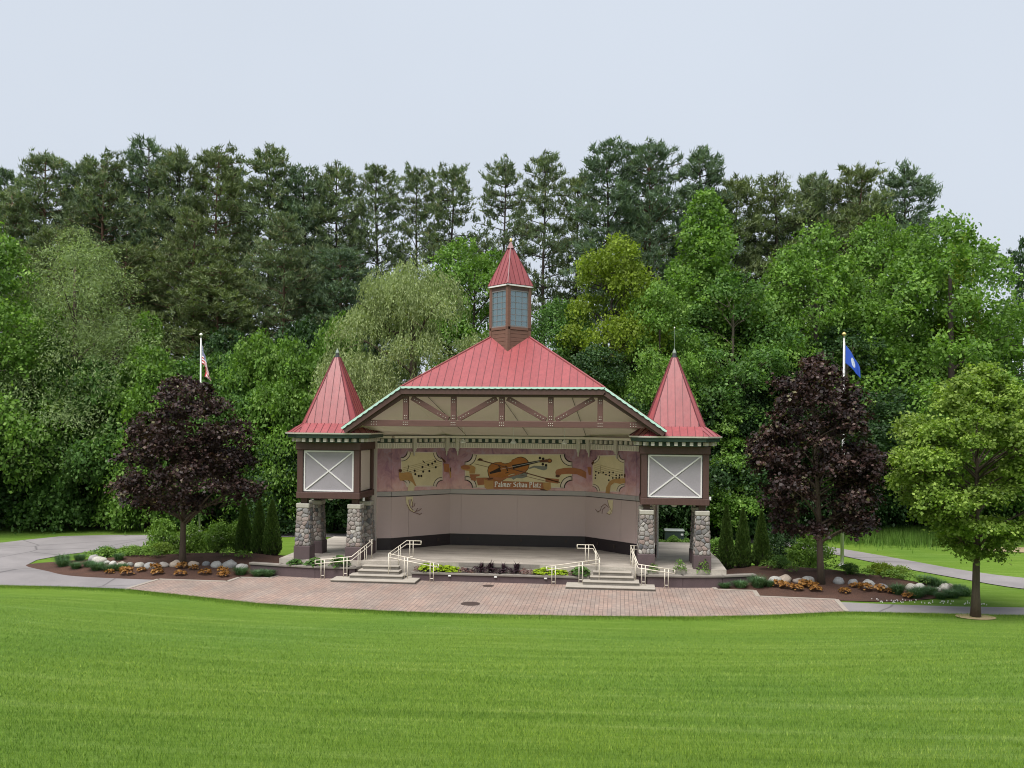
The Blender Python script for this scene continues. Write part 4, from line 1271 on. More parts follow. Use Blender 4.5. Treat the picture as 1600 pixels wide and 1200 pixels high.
(1,'ink',5,'music_note','poly',0,[(1.948,5.089),(1.936,5.051),(1.902,5.029),(1.86,5.031),(1.826,5.055),(1.813,5.093),(1.825,5.131),(1.859,5.153),(1.901,5.151),(1.935,5.127)]),
(1,'ink',5,'music_note','poly',0,[(1.998,4.847),(1.986,4.81),(1.952,4.788),(1.911,4.789),(1.876,4.814),(1.863,4.852),(1.876,4.889),(1.909,4.911),(1.951,4.91),(1.985,4.885)]),
(1,'ink',5,'music_note','poly',0,[(2.313,5.202),(2.3,5.164),(2.267,5.142),(2.225,5.143),(2.191,5.168),(2.178,5.206),(2.19,5.243),(2.224,5.266),(2.266,5.264),(2.3,5.24)]),
(1,'ink',5,'music_note','poly',0,[(2.384,4.868),(2.372,4.831),(2.338,4.808),(2.296,4.81),(2.262,4.834),(2.249,4.873),(2.261,4.91),(2.295,4.932),(2.337,4.931),(2.371,4.906)]),
(1,'ink',5,'music_note','poly',0,[(2.563,5.261),(2.55,5.223),(2.517,5.201),(2.475,5.203),(2.441,5.227),(2.428,5.265),(2.44,5.303),(2.474,5.325),(2.516,5.323),(2.55,5.299)]),
(1,'ink',5,'music_note','poly',0,[(2.745,5.373),(2.732,5.336),(2.699,5.313),(2.657,5.315),(2.623,5.339),(2.61,5.377),(2.622,5.415),(2.656,5.437),(2.697,5.436),(2.731,5.411)]),
(1,'ink',5,'music_note','poly',0,[(2.792,5.06),(2.779,5.023),(2.746,5.001),(2.704,5.002),(2.67,5.027),(2.657,5.065),(2.669,5.102),(2.703,5.124),(2.744,5.123),(2.778,5.099)]),
(1,'ink',5,'note_flag','line',0.05,[(1.885,5.436),(2.025,5.313)]),
(1,'ink',5,'clef','line',0.02,[(0.936,4.876),(1.021,5.11),(0.972,5.23),(1.033,5.16),(0.956,4.909)]),
(1,'ink',5,'clef','line',0.02,[(1.056,4.838),(1.115,4.904),(1.175,4.834),(1.156,4.734)]),
(1,'ribbon_dark',8,'ribbon_fold','poly',0,[(0.629,4.937),(0.619,4.902),(0.588,4.875),(0.543,4.861),(0.494,4.863),(0.449,4.88),(0.418,4.909),(0.406,4.945),(0.417,4.98),(0.448,5.007),(0.492,5.021),(0.542,5.019),(0.587,5.002),(0.618,4.973)]),
(1,'ribbon_light',9,'ribbon','poly',0,[(0.419,4.86),(0.658,4.818),(1.016,4.857),(1.216,4.765),(1.298,4.526),(1.501,4.114),(1.422,4.099),(1.26,4.291),(1.08,4.405),(0.822,4.424),(0.523,4.41),(0.442,4.555)]),
(1,'parchment',8,'ribbon','poly',0,[(1.12,4.431),(1.3,4.289),(1.421,4.116),(1.345,3.798),(0.947,3.811),(1.004,4.097),(1.141,4.295)]),
(1,'scroll',7,'corner_scroll','poly',0,[(0.742,4.382),(0.903,4.269),(1.023,4.13),(0.965,4.047),(0.885,4.101),(0.803,4.272)]),
(1,'parchment',8,'ribbon','poly',0,[(0.87,3.567),(1.308,3.552),(1.29,3.31),(1.273,3.04),(1.153,3.128),(1.19,3.414),(1.051,3.402),(1.041,3.217),(1.115,3.011),(1.275,2.854),(1.435,2.764),(1.316,2.734),(1.096,2.843),(0.935,3.085),(0.873,3.324)]),
(1,'bow',9,'painted_tendril','line',0.03,[(1.19,3.414),(1.28,3.208),(1.274,2.972),(1.373,3.036),(1.431,3.203)]),
(1,'bow',9,'painted_tendril','line',0.03,[(0.934,3.153),(1.116,2.842),(1.356,2.716),(1.556,2.658),(1.736,2.585),(1.874,2.665)]),
(1,'bow',9,'painted_tendril','line',0.03,[(1.435,2.764),(1.674,2.79),(1.832,2.903)]),
(1,'bow',9,'painted_tendril','line',0.03,[(1.515,2.795),(1.593,2.928)]),
(1,'bow',9,'painted_tendril','line',0.03,[(1.039,3.402),(1.053,3.216),(1.134,3.011),(1.315,2.819)]),
(1,'ribbon',8,'ribbon','poly',0,[(3.219,5.256),(3.578,5.21),(3.563,4.754),(3.264,4.815)]),
(1,'ribbon_dark',8.4,'ribbon_fold','poly',0,[(2.996,5.652),(3.237,5.475),(3.357,5.369),(3.319,5.269),(3.178,5.375)]),
(1,'ribbon_light',8.2,'ribbon','poly',0,[(3.561,4.957),(3.639,5.039),(3.701,4.817),(3.921,4.708),(4.239,4.731),(4.457,4.825),(4.46,4.521),(4.282,4.392),(3.925,4.37),(3.645,4.481)]),
(1,'ribbon_dark',8.6,'ribbon_fold','poly',0,[(3.843,4.907),(3.834,4.842),(3.806,4.792),(3.765,4.764),(3.718,4.766),(3.677,4.796),(3.647,4.849),(3.637,4.914),(3.646,4.978),(3.674,5.029),(3.715,5.056),(3.762,5.054),(3.803,5.024),(3.833,4.972)]),
(3,'ink',1,'panel_outline','poly',0,[(0.524,5.523),(0.614,5.536),(0.697,5.566),(0.768,5.608),(0.822,5.662),(0.856,5.723),(0.867,5.787),(2.52,5.88),(2.533,5.818),(2.568,5.761),(2.624,5.713),(2.696,5.678),(2.779,5.659),(2.869,5.655),(2.886,4.264),(2.796,4.251),(2.713,4.222),(2.642,4.179),(2.588,4.125),(2.554,4.064),(2.543,4),(0.89,3.907),(0.877,3.97),(0.842,4.027),(0.787,4.074),(0.715,4.109),(0.631,4.129),(0.542,4.132)]),
(3,'parchment',2,'painted_panel','poly',0,[(0.564,5.497),(0.653,5.511),(0.736,5.54),(0.807,5.583),(0.862,5.637),(0.895,5.697),(0.906,5.761),(2.481,5.85),(2.494,5.788),(2.529,5.731),(2.584,5.683),(2.657,5.648),(2.74,5.629),(2.83,5.625),(2.846,4.29),(2.757,4.276),(2.674,4.247),(2.603,4.204),(2.548,4.151),(2.515,4.09),(2.504,4.026),(0.929,3.937),(0.916,4),(0.881,4.057),(0.826,4.104),(0.754,4.139),(0.67,4.159),(0.581,4.162)]),
(3,'scroll',3,'corner_scroll','poly',0,[(0.558,5.497),(0.636,5.507),(0.71,5.53),(0.777,5.563),(0.832,5.606),(0.874,5.656),(0.899,5.71),(0.907,5.766),(1.045,5.774),(1.034,5.696),(0.999,5.62),(0.941,5.551),(0.864,5.492),(0.771,5.445),(0.668,5.414),(0.559,5.399)]),
(3,'ink',4,'scroll_line','poly',0,[(0.559,5.399),(0.668,5.414),(0.771,5.445),(0.864,5.492),(0.941,5.551),(0.999,5.62),(1.034,5.696),(1.045,5.774),(1.08,5.776),(1.068,5.692),(1.03,5.611),(0.968,5.537),(0.886,5.474),(0.787,5.424),(0.676,5.39),(0.559,5.374)]),
(3,'scroll',3,'corner_scroll','poly',0,[(2.48,5.855),(2.49,5.8),(2.517,5.748),(2.559,5.703),(2.616,5.667),(2.683,5.641),(2.757,5.627),(2.836,5.625),(2.837,5.527),(2.728,5.53),(2.624,5.55),(2.53,5.586),(2.452,5.636),(2.393,5.699),(2.356,5.77),(2.342,5.847)]),
(3,'ink',4,'scroll_line','poly',0,[(2.342,5.847),(2.356,5.77),(2.393,5.699),(2.452,5.636),(2.53,5.586),(2.624,5.55),(2.728,5.53),(2.837,5.527),(2.837,5.503),(2.72,5.506),(2.609,5.527),(2.509,5.565),(2.425,5.62),(2.362,5.687),(2.322,5.763),(2.308,5.845)]),
(3,'scroll',3,'corner_scroll','poly',0,[(2.852,4.291),(2.774,4.28),(2.7,4.257),(2.633,4.224),(2.578,4.181),(2.537,4.132),(2.511,4.077),(2.503,4.022),(2.365,4.014),(2.376,4.092),(2.412,4.167),(2.469,4.236),(2.546,4.295),(2.639,4.342),(2.742,4.374),(2.851,4.388)]),
(3,'ink',4,'scroll_line','poly',0,[(2.851,4.388),(2.742,4.374),(2.639,4.342),(2.546,4.295),(2.469,4.236),(2.412,4.167),(2.376,4.092),(2.365,4.014),(2.33,4.012),(2.343,4.095),(2.38,4.176),(2.442,4.25),(2.524,4.313),(2.623,4.363),(2.734,4.397),(2.851,4.413)]),
(3,'scroll',3,'corner_scroll','poly',0,[(0.93,3.933),(0.92,3.988),(0.893,4.039),(0.851,4.084),(0.795,4.12),(0.727,4.146),(0.653,4.16),(0.574,4.162),(0.573,4.26),(0.682,4.257),(0.786,4.238),(0.88,4.201),(0.958,4.151),(1.017,4.088),(1.055,4.017),(1.068,3.941)]),
(3,'ink',4,'scroll_line','poly',0,[(1.068,3.941),(1.055,4.017),(1.017,4.088),(0.958,4.151),(0.88,4.201),(0.786,4.238),(0.682,4.257),(0.573,4.26),(0.573,4.284),(0.69,4.282),(0.801,4.26),(0.901,4.222),(0.985,4.168),(1.048,4.101),(1.088,4.024),(1.102,3.943)]),
(3,'scroll',3,'panel_rim','line',0.06,[(0.9,5.765),(2.487,5.855)]),
(3,'scroll',3,'panel_rim','line',0.06,[(0.923,3.932),(2.51,4.022)]),
(3,'scroll',3,'panel_rim','line',0.06,[(0.558,5.502),(0.574,4.157)]),
(3,'scroll',3,'panel_rim','line',0.06,[(2.836,5.63),(2.852,4.286)]),
(3,'staff',4,'staff_line','line',0.014,[(0.642,5.372),(1.755,5.202),(2.785,5.086)]),
(3,'staff',4,'staff_line','line',0.014,[(0.643,5.279),(1.756,5.097),(2.786,4.969)]),
(3,'staff',4,'staff_line','line',0.014,[(0.644,5.186),(1.757,4.993),(2.788,4.853)]),
(3,'staff',4,'staff_line','line',0.014,[(0.645,5.093),(1.759,4.888),(2.789,4.736)]),
(3,'staff',4,'staff_line','line',0.014,[(0.646,5),(1.76,4.783),(2.791,4.62)]),
(3,'ink',5,'music_note','poly',0,[(0.857,4.948),(0.839,4.912),(0.796,4.895),(0.752,4.907),(0.733,4.941),(0.751,4.977),(0.794,4.994),(0.838,4.982)]),
(3,'ink',5,'music_note','poly',0,[(1.063,4.889),(1.046,4.853),(1.002,4.837),(0.958,4.849),(0.94,4.883),(0.958,4.919),(1.001,4.935),(1.045,4.923)]),
(3,'ink',5,'music_note','poly',0,[(1.408,4.932),(1.391,4.896),(1.347,4.879),(1.303,4.891),(1.285,4.925),(1.303,4.961),(1.346,4.978),(1.39,4.966)]),
(3,'ink',5,'music_note','poly',0,[(1.615,4.827),(1.598,4.791),(1.554,4.775),(1.511,4.787),(1.492,4.82),(1.51,4.856),(1.553,4.873),(1.597,4.861)]),
(3,'ink',5,'music_note','poly',0,[(1.861,4.958),(1.843,4.922),(1.8,4.905),(1.756,4.917),(1.737,4.951),(1.755,4.987),(1.798,5.004),(1.842,4.992)]),
(3,'ink',5,'music_note','poly',0,[(2.132,4.961),(2.115,4.925),(2.071,4.908),(2.027,4.92),(2.009,4.954),(2.026,4.99),(2.07,5.007),(2.114,4.995)]),
(3,'ink',5,'music_note','poly',0,[(0.834,4.76),(0.817,4.724),(0.773,4.707),(0.73,4.719),(0.711,4.753),(0.729,4.789),(0.772,4.806),(0.816,4.794)]),
(3,'ink',5,'music_note','poly',0,[(0.82,4.608),(0.802,4.572),(0.759,4.555),(0.715,4.567),(0.696,4.601),(0.714,4.637),(0.758,4.654),(0.801,4.642)]),
(3,'ink',5,'music_note','poly',0,[(1.863,4.801),(1.845,4.765),(1.802,4.748),(1.758,4.76),(1.739,4.794),(1.757,4.83),(1.8,4.847),(1.844,4.835)]),
(3,'ink',5,'music_note','poly',0,[(2.356,4.828),(2.338,4.792),(2.295,4.776),(2.251,4.788),(2.233,4.822),(2.25,4.857),(2.294,4.874),(2.338,4.862)]),
(3,'ink',5,'music_note','poly',0,[(2.603,4.842),(2.585,4.806),(2.542,4.789),(2.498,4.801),(2.479,4.835),(2.497,4.871),(2.54,4.888),(2.584,4.876)]),
(3,'ink',5,'music_note','poly',0,[(2.767,4.869),(2.749,4.833),(2.706,4.816),(2.662,4.828),(2.644,4.862),(2.661,4.898),(2.705,4.915),(2.748,4.903)]),
(3,'ink',5,'music_note','poly',0,[(2.111,4.681),(2.093,4.645),(2.05,4.628),(2.006,4.64),(1.988,4.674),(2.005,4.71),(2.049,4.727),(2.092,4.715)]),
(3,'ink',5,'music_note','poly',0,[(2.358,4.695),(2.34,4.659),(2.297,4.642),(2.253,4.654),(2.234,4.688),(2.252,4.724),(2.295,4.741),(2.339,4.729)]),
(3,'ink',5,'music_note','poly',0,[(1.825,4.548),(1.807,4.512),(1.763,4.495),(1.72,4.507),(1.701,4.541),(1.719,4.577),(1.762,4.594),(1.806,4.582)]),
(3,'ink',5,'music_note','poly',0,[(2.58,4.719),(2.562,4.683),(2.518,4.666),(2.475,4.678),(2.456,4.712),(2.474,4.748),(2.517,4.765),(2.561,4.753)]),
(3,'bow',5,'note_stem','line',0.02,[(1.137,5.255),(1.166,4.907)]),
(3,'ribbon_light',9,'ribbon','poly',0,[(2.05,4.607),(2.42,4.657),(2.913,4.714),(2.957,4.484),(2.588,4.405),(2.176,4.44),(1.914,4.279),(1.813,3.779),(1.525,3.792),(1.586,4.174),(1.805,4.477)]),
(3,'ribbon_dark',9.3,'ribbon_fold','poly',0,[(2.969,4.846),(2.964,4.8),(2.948,4.762),(2.925,4.741),(2.9,4.739),(2.876,4.758),(2.86,4.794),(2.854,4.839),(2.859,4.885),(2.874,4.922),(2.897,4.944),(2.923,4.945),(2.946,4.926),(2.963,4.891)]),
(3,'ribbon_dark',8,'ribbon_fold','poly',0,[(0.436,5.39),(0.64,5.518),(0.666,5.403),(0.52,5.249)]),
(3,'ribbon',8,'ribbon','poly',0,[(0.15,5.17),(0.439,5.157),(0.444,4.75),(0.263,4.751)]),
(3,'parchment',8,'ribbon','poly',0,[(1.693,3.51),(2.088,3.532),(2.068,3.153),(2.03,2.888),(1.884,2.764),(1.66,2.838),(1.864,3.025),(1.779,3.253)]),
(3,'bow',9,'painted_tendril','line',0.028,[(1.693,3.51),(1.779,3.253),(1.988,2.973),(1.867,2.763),(1.619,2.836)]),
(3,'bow',9,'painted_tendril','line',0.028,[(0.795,2.964),(0.961,2.828),(1.166,2.927),(1.245,3.135),(1.49,3.295),(1.78,3.136)]),
(3,'bow',9,'painted_tendril','line',0.028,[(1.291,2.759),(1.329,2.995),(1.533,3.152)]),
]
def line_poly(pts, w):
    L_, R_ = [], []
    for i, p in enumerate(pts):
        a, b = Vector(pts[max(i - 1, 0)]), Vector(pts[min(i + 1, len(pts) - 1)])
        d = (b - a).normalized()
        n = Vector((-d.y, d.x)) * w / 2
        L_.append((p[0] + n.x, p[1] + n.y))
        R_.append((p[0] - n.x, p[1] - n.y))
    return L_ + R_[::-1]
def paint_bm(bm, i, poly, layer, h=.002):
    a, b, e, n = wall_frame(i)
    off = .024 + .0032 * layer + .0006 * (len(bm.verts) % 5)
    vs = [bm.verts.new(a + e * s + n * off + Vector((0, 0, z))) for s, z in poly]
    f = bm.faces.new(vs)
    f.normal_update()
    if f.normal.dot(n) < 0:
        f.normal_flip()
def paint(i, poly, layer, name, mat, parent):
    bm = bmesh.new()
    if poly and isinstance(poly[0], tuple):
        poly = [poly]
    for p in poly:
        paint_bm(bm, i, p, layer)
    bmesh.ops.triangulate(bm, faces=bm.faces)
    me = bpy.data.meshes.new(name)
    bm.to_mesh(me)
    bm.free()
    o = link(name, me, MT[mat])
    return sp(o, parent)
for (i, mat, layer, name, kind, w, pts) in MURAL:
    paint(i, line_poly(pts, w) if kind == 'line' else pts, layer, name, mat, walls[i])

# broad-nib blackletter strokes: x-height 1, ascender 1.5
GL = {
 'P': (.95, [[(.22, 0), (.22, 1.35)], [(.05, 1.3), (.3, 1.45), (.62, 1.4), (.74, 1.2), (.70, .85), (.5, .7), (.3, .72)], [(.05, 0), (.4, 0)]]),
 'S': (.95, [[(.75, 1.3), (.5, 1.45), (.2, 1.3), (.2, 1.0), (.45, .8), (.7, .62), (.72, .25), (.45, .02), (.12, .15)]]),
 'a': (.72, [[(.12, .85), (.35, 1.0), (.5, .85), (.5, .0)], [(.5, .55), (.18, .5), (.14, .12), (.3, .0), (.5, .12)], [(.5, .05), (.62, .0)]]),
 'l': (.42, [[(.2, 1.5), (.2, .1)], [(.2, .1), (.34, .0)]]),
 'm': (1.15, [[(.15, .95), (.15, .05)], [(.15, .8), (.35, 1.0), (.52, .9), (.52, .05)], [(.52, .8), (.72, 1.0), (.9, .9), (.9, .05), (1.02, .0)]]),
 'e': (.66, [[(.15, .5), (.5, .62), (.48, .9), (.3, 1.0), (.14, .85), (.14, .15), (.3, .0), (.52, .12)]]),
 'r': (.58, [[(.16, .95), (.16, .05)], [(.16, .8), (.35, 1.0), (.5, .88)]]),
 'c': (.62, [[(.5, .85), (.32, 1.0), (.14, .85), (.14, .15), (.3, .0), (.5, .12)]]),
 'h': (.74, [[(.16, 1.5), (.16, .05)], [(.16, .8), (.36, 1.0), (.54, .88), (.54, .1), (.44, -.12)]]),
 'u': (.76, [[(.15, .95), (.15, .12), (.3, .0), (.54, .15)], [(.54, .95), (.54, .08), (.66, .0)]]),
 't': (.52, [[(.2, 1.3), (.2, .12), (.34, .0), (.46, .1)], [(.04, .95), (.42, .95)]]),
 'z': (.66, [[(.1, .95), (.52, .95), (.12, .05), (.56, .05)]]),
 ' ': (.42, []),
}
def lettering(text, s0, s1, z0, xh, parent):
    tot = sum(GL[c][0] for c in text)
    k = (s1 - s0) / tot
    nib = Vector((.075, .055))
    x = s0
    polys = []
    for c in text:
        w, strokes = GL[c]
        for st in strokes:
            P = [Vector((x + p[0] * k, z0 + p[1] * xh)) for p in st]
            for p, q in zip(P[:-1], P[1:]):
                nb = nib * k * 1.5
                quad = [p - nb, p + nb, q + nb, q - nb]
                ar = sum(quad[t].x * quad[(t + 1) % 4].y - quad[(t + 1) % 4].x * quad[t].y for t in range(4))
                if abs(ar) < .0012:
                    d = (q - p).normalized()
                    n_ = Vector((-d.y, d.x)) * .014
                    quad = [p - n_, p + n_, q + n_, q - n_]
                polys.append([tuple(t) for t in quad])
        x += w * k
    paint(2, polys, 13, 'lettering', 'letter', parent)
lettering('Palmer Schau Platz', 2.43, 4.97, 4.03, .185, walls[2])

# ------------------------------------------------------------------ planter walls, steps, rails
def planter(name, pts, label, zt_=.50):
    """retaining wall along a polyline with a concrete cap"""
    t = empty(name, (*pts[0], 0))
    tag(t, label, 'retaining wall')
    w, c = MB(), MB()
    for a, b in zip(pts[:-1], pts[1:]):
        a_, b_ = Vector((*a, 0)), Vector((*b, 0))
        d = (b_ - a_).normalized() * .06
        w.beam(a_ + Vector((0, 0, zt_ / 2)), b_ + Vector((0, 0, zt_ / 2)), .22, zt_)
        c.beam(a_ - d + Vector((0, 0, zt_ + .055)), b_ + d + Vector((0, 0, zt_ + .055)), .34, .10)
    sp(w.build('wall', MT['plinth'], None, bevel=.01), t)
    sp(c.build('cap', MT['riser'], None, bevel=.015), t)
    return t
planter('planter_wall', [(-12.0, -.30), (-10.4, -.62), (-8.6, -.86), (-7.0, -.86), (-6.75, -.72), (-6.55, -.3)], 'low purple-brown planter wall under the left tower')
planter('planter_wall', [(-3.95, -.72), (0.2, -.70), (4.3, -.72)], 'low planter wall between the two flights of steps', .33)
planter('planter_wall', [(6.55, -.3), (6.72, -.62), (7.0, -.76), (8.6, -.70), (10.4, -.35), (11.9, .25)], 'low purple-brown planter wall under the right tower')
for x in (-2.15, .02, 2.35):
    tag(MB().box(x - .07, x + .07, -.90, -.83, .27, .335).build('step_light', MT['lamp_white'], None, bevel=.01), 'tiny pale lamp box under the planter cap, %s from the left' % ordinal((-2.15, .02, 2.35).index(x)), 'lamp', 'lamp boxes on the stage planter')

def stair(cx, label):
    t = empty('stair_flight', (cx, -1, 0))
    tag(t, label, 'steps')
    spec = [(-2.05, 1.95, -1.98, .165), (-1.30, 1.25, -1.48, .33), (-.98, 1.0, -1.13, .50), (-.86, .90, -.80, .67)]
    for (a, b, y, z) in spec:
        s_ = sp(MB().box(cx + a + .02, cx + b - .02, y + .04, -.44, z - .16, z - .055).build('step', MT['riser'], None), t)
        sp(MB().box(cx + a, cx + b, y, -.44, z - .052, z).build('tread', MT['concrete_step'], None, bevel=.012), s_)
    return t
stair(-5.5, 'four concrete steps up to the stage at the left')
stair(5.38, 'four concrete steps up to the stage at the right')

def handrail(path, posts, label, ext=None):
    t = empty('handrail', (path[1][0], path[1][1], 0))
    tag(t, label, 'handrail', 'cream stage handrails')
    top = [Vector(p) for p in path]
    low = [p - Vector((0, 0, .17)) for p in top]
    r = .021
    for nm, pl in (('top_rail', top), ('lower_rail', low)):
        sp(MB().tube(pl, r, 7).build(nm, MT['rail'], None, smooth=True), t)
    for p, q in ((top[0], low[0]), (top[-1], low[-1])):
        sp(MB().tube([p, q], r, 7).build('end_loop', MT['rail'], None, smooth=True), t)
    # paired posts
    cum = [0]
    for a, b in zip(top[:-1], top[1:]):
        cum.append(cum[-1] + (b - a).length)
    def at(s):
        for i in range(len(top) - 1):
            if s <= cum[i + 1] + 1e-6:
                return top[i].lerp(top[i + 1], (s - cum[i]) / (cum[i + 1] - cum[i]))
        return top[-1]
    for f, zg in posts:
        s = f * cum[-1]
        for ds in (-.08, .08):
            p = at(min(max(s + ds, 0), cum[-1]))
            sp(MB().tube([(p.x, p.y, zg), (p.x, p.y, p.z)], .018, 7).build('post', MT['rail'], None, smooth=True), t)
        p, q = at(max(s - .08, 0)), at(min(s + .08, cum[-1]))
        sp(MB().tube([(p.x, p.y, zg + .16), (q.x, q.y, zg + .16)], .015, 6).build('rung', MT['rail'], None), t)
    return t
handrail([(-6.35, .42, 1.74), (-6.15, .30, 1.76), (-6.78, -1.15, 1.12), (-8.55, -1.12, .90)], [(.06, .84), (.22, .5), (.36, .33), (.60, .165), (.90, .04)], 'cream double handrail on the outer side of the left steps')
handrail([(-3.75, .22, 1.76), (-4.45, .18, 1.76), (-5.02, -1.12, 1.30), (-2.62, -1.16, .90)], [(.10, .84), (.28, .5), (.46, .33), (.66, .165), (.93, .04)], 'cream double handrail on the inner side of the left steps')
handrail([(3.75, .22, 1.76), (4.50, .20, 1.76), (4.86, -1.08, 1.28), (2.42, -1.16, .90)], [(.10, .84), (.28, .5), (.46, .33), (.66, .165), (.93, .04)], 'cream double handrail on the inner side of the right steps')
handrail([(6.62, .42, 1.74), (6.25, .30, 1.76), (6.58, -1.22, 1.12), (8.22, -1.16, .90)], [(.08, .84), (.24, .5), (.40, .33), (.62, .165), (.90, .04)], 'cream double handrail on the outer side of the right steps')

# manhole lids
for x, y, r, lb in ((-.34, -6.0, .36, 'round rusty manhole lid in the open plaza'), (-.2, -1.75, .24, 'small dark drain lid close to the planter wall')):
    t = MB().tube([(x, y, .02), (x, y, .050)], [r, r], 24).build('manhole_lid', MT['black_iron'])
    tag(t, lb, 'manhole lid')
    rim = MB()
    for k in range(24):
        a0, a1 = 2 * math.pi * k / 24, 2 * math.pi * (k + 1) / 24
        p = [(x + math.cos(a) * q, y + math.sin(a) * q) for q, a in ((r * 1.0, a0), (r * 1.1, a0), (r * 1.1, a1), (r * 1.0, a1))]
        rim.prism(p, .02, .053)
    rim.build('rim', MT['black_iron'], t)

# utility cabinet behind the right tower
t = empty('utility_cabinet', (8.95, 11.6, 0))
tag(t, 'dark green utility cabinet with pale lid behind the right tower', 'cabinet')
MB().box(-.55, .55, -.4, .4, 0, 1.20).build('body', MT['cabinet'], t, bevel=.02)
MB().box(-.58, .58, -.43, .43, 1.203, 1.30).build('lid', MT['cabinet_top'], t, bevel=.03)
MB().box(.36, .50, -.425, -.40, 1.0, 1.1).build('warning_label', MT['lamp_white'], t)

# flagpoles and flags
def flagpole(x, y, h, ball, label):
    t = empty('flagpole', (x, y, 0))
    tag(t, label, 'flagpole')
    MB().tube([(0, 0, 0), (0, 0, h)], [.095, .045], 12).build('pole', MT['steel_pole'], t, smooth=True)
    MB().tube([(0, 0, 0), (0, 0, .06), (0, 0, .10)], [.22, .20, .11], 16).build('base_collar', MT['steel_pole'], t)
    MB().tube([(0, 0, h), (0, 0, h + .12)], [.02, .02], 8).build('truck', MT['steel_pole'], t)
    zs = [h + .1 + .24 * k / 6 for k in range(7)]
    MB().tube([(0, 0, z) for z in zs], [max(.012, .12 * math.sin(math.pi * k / 6)) for k in range(7)], 12).build('ball', MT[ball], t, smooth=True)
    MB().tube([(.08, -.02, .9), (.06, -.02, h - .2)], .006, 4).build('halyard', MT['lamp_white'], t)
    return t
flagpole(-22.3, 16.0, 13.0, 'ball_white', 'tall white flagpole behind the left purple maple')
flagpole(17.57, 7.6, 12.15, 'gold', 'tall white flagpole with gold ball behind the right purple maple')

def flag_mat(kind):
    m = Mat('flag_cloth_' + kind)
    uv = m.new('UVMap')
    sx = m.new('SeparateXYZ')
    m.l.new(uv.outputs[0], sx.inputs[0])
    U, W = sx.outputs[0], sx.outputs[1]
    def math_(op, a, b=None):
        n = m.new('Math', operation=op)
        for i, v in enumerate((a, b)):
            if v is None: continue
            if hasattr(v, 'links'): m.l.new(v, n.inputs[i])
            else: n.inputs[i].default_value = v
        return n.outputs[0]
    if kind == 'stripes':
        odd = math_('MODULO', math_('FLOOR', math_('MULTIPLY', W, 13.0)), 2.0)
        stripes = m.mix(odd, (.42, .025, .035), (.78, .76, .76))
        canton = math_('MULTIPLY', math_('LESS_THAN', U, .4), math_('GREATER_THAN', W, .4615))
        fu = math_('SUBTRACT', math_('FRACT', math_('MULTIPLY', U, 15.0)), .5)
        fw = math_('SUBTRACT', math_('FRACT', math_('MULTIPLY', W, 16.7)), .5)
        r2 = math_('ADD', math_('MULTIPLY', fu, fu), math_('MULTIPLY', fw, fw))
        star = math_('LESS_THAN', r2, .075)
        col = m.mix(canton, stripes, m.mix(star, (.028, .04, .17), (.75, .75, .78)))
    else:
        du = math_('DIVIDE', math_('SUBTRACT', U, .5), .17)
        dw = math_('DIVIDE', math_('SUBTRACT', W, .5), .30)
        r2 = math_('ADD', math_('MULTIPLY', du, du), math_('MULTIPLY', dw, dw))
        n = m.noise(14, 3, .6, uv.outputs[0])
        crest = math_('LESS_THAN', math_('ADD', r2, math_('MULTIPLY', n, 1.0)), 1.35)
        col = m.mix(crest, (.018, .075, .42), m.ramp(n, [(.4, (.70, .72, .76)), (.6, (.35, .42, .55))]))
    m.color(col)
    m.rough(.8)
    return m.m
def flag(name, loc, hang, mat, label):
    """hang(u, v) -> local position, u along the fly, v up the hoist"""
    nu, nv = 28, 20
    vs, fs, uvs = [], [], []
    for j in range(nv + 1):
        for i in range(nu + 1):
            vs.append(hang(i / nu, j / nv))
            uvs.append((i / nu, j / nv))
    for j in range(nv):
        for i in range(nu):
            a = j * (nu + 1) + i
            fs.append((a, a + 1, a + nu + 2, a + nu + 1))
    me = bpy.data.meshes.new(name)
    me.from_pydata(vs, [], fs)
    ul = me.uv_layers.new(name='UVMap')
    for lp in me.loops:
        ul.data[lp.index].uv = uvs[lp.vertex_index]
    me.polygons.foreach_set('use_smooth', [True] * len(fs))
    o = link(name, me, flag_mat(mat), loc=loc)
    m_ = o.modifiers.new('solid', 'SOLIDIFY')
    m_.thickness = .006
    tag(o, label, 'flag')
    return o
def limp(u, v):
    # hoist 1.25 m, fly falls steeply beside the pole with folds
    x = .62 * (1 - math.exp(-2.3 * u)) * (.35 + .65 * (1 - v) ** .6 + .12) * .95
    z = 1.25 * v - 2.1 * u ** 1.15 * (.55 + .45 * v)
    y = .10 * math.sin(u * 15 + v * 2) * (.3 + u)
    return (x + .03 * math.sin(u * 22), y, z)
flag('striped_flag', (-22.22, 15.98, 11.25), limp, 'stripes', 'limp red and white striped flag with blue starry corner on left pole')
def half(u, v):
    x = .86 * u * (1 - .12 * u)
    z = .98 * v * (1 - .45 * u) - .80 * u ** 1.2
    y = .09 * math.sin(u * 11 + v * 1.5) * u
    return (x, y, z)
flag('blue_flag', (17.65, 7.58, 10.80), half, 'blue', 'drooping blue flag with pale crest on the right pole')

# ------------------------------------------------------------------ vegetation builders (numpy)
def unit(v):
    return v / np.maximum(np.linalg.norm(v, axis=-1, keepdims=True), 1e-9)

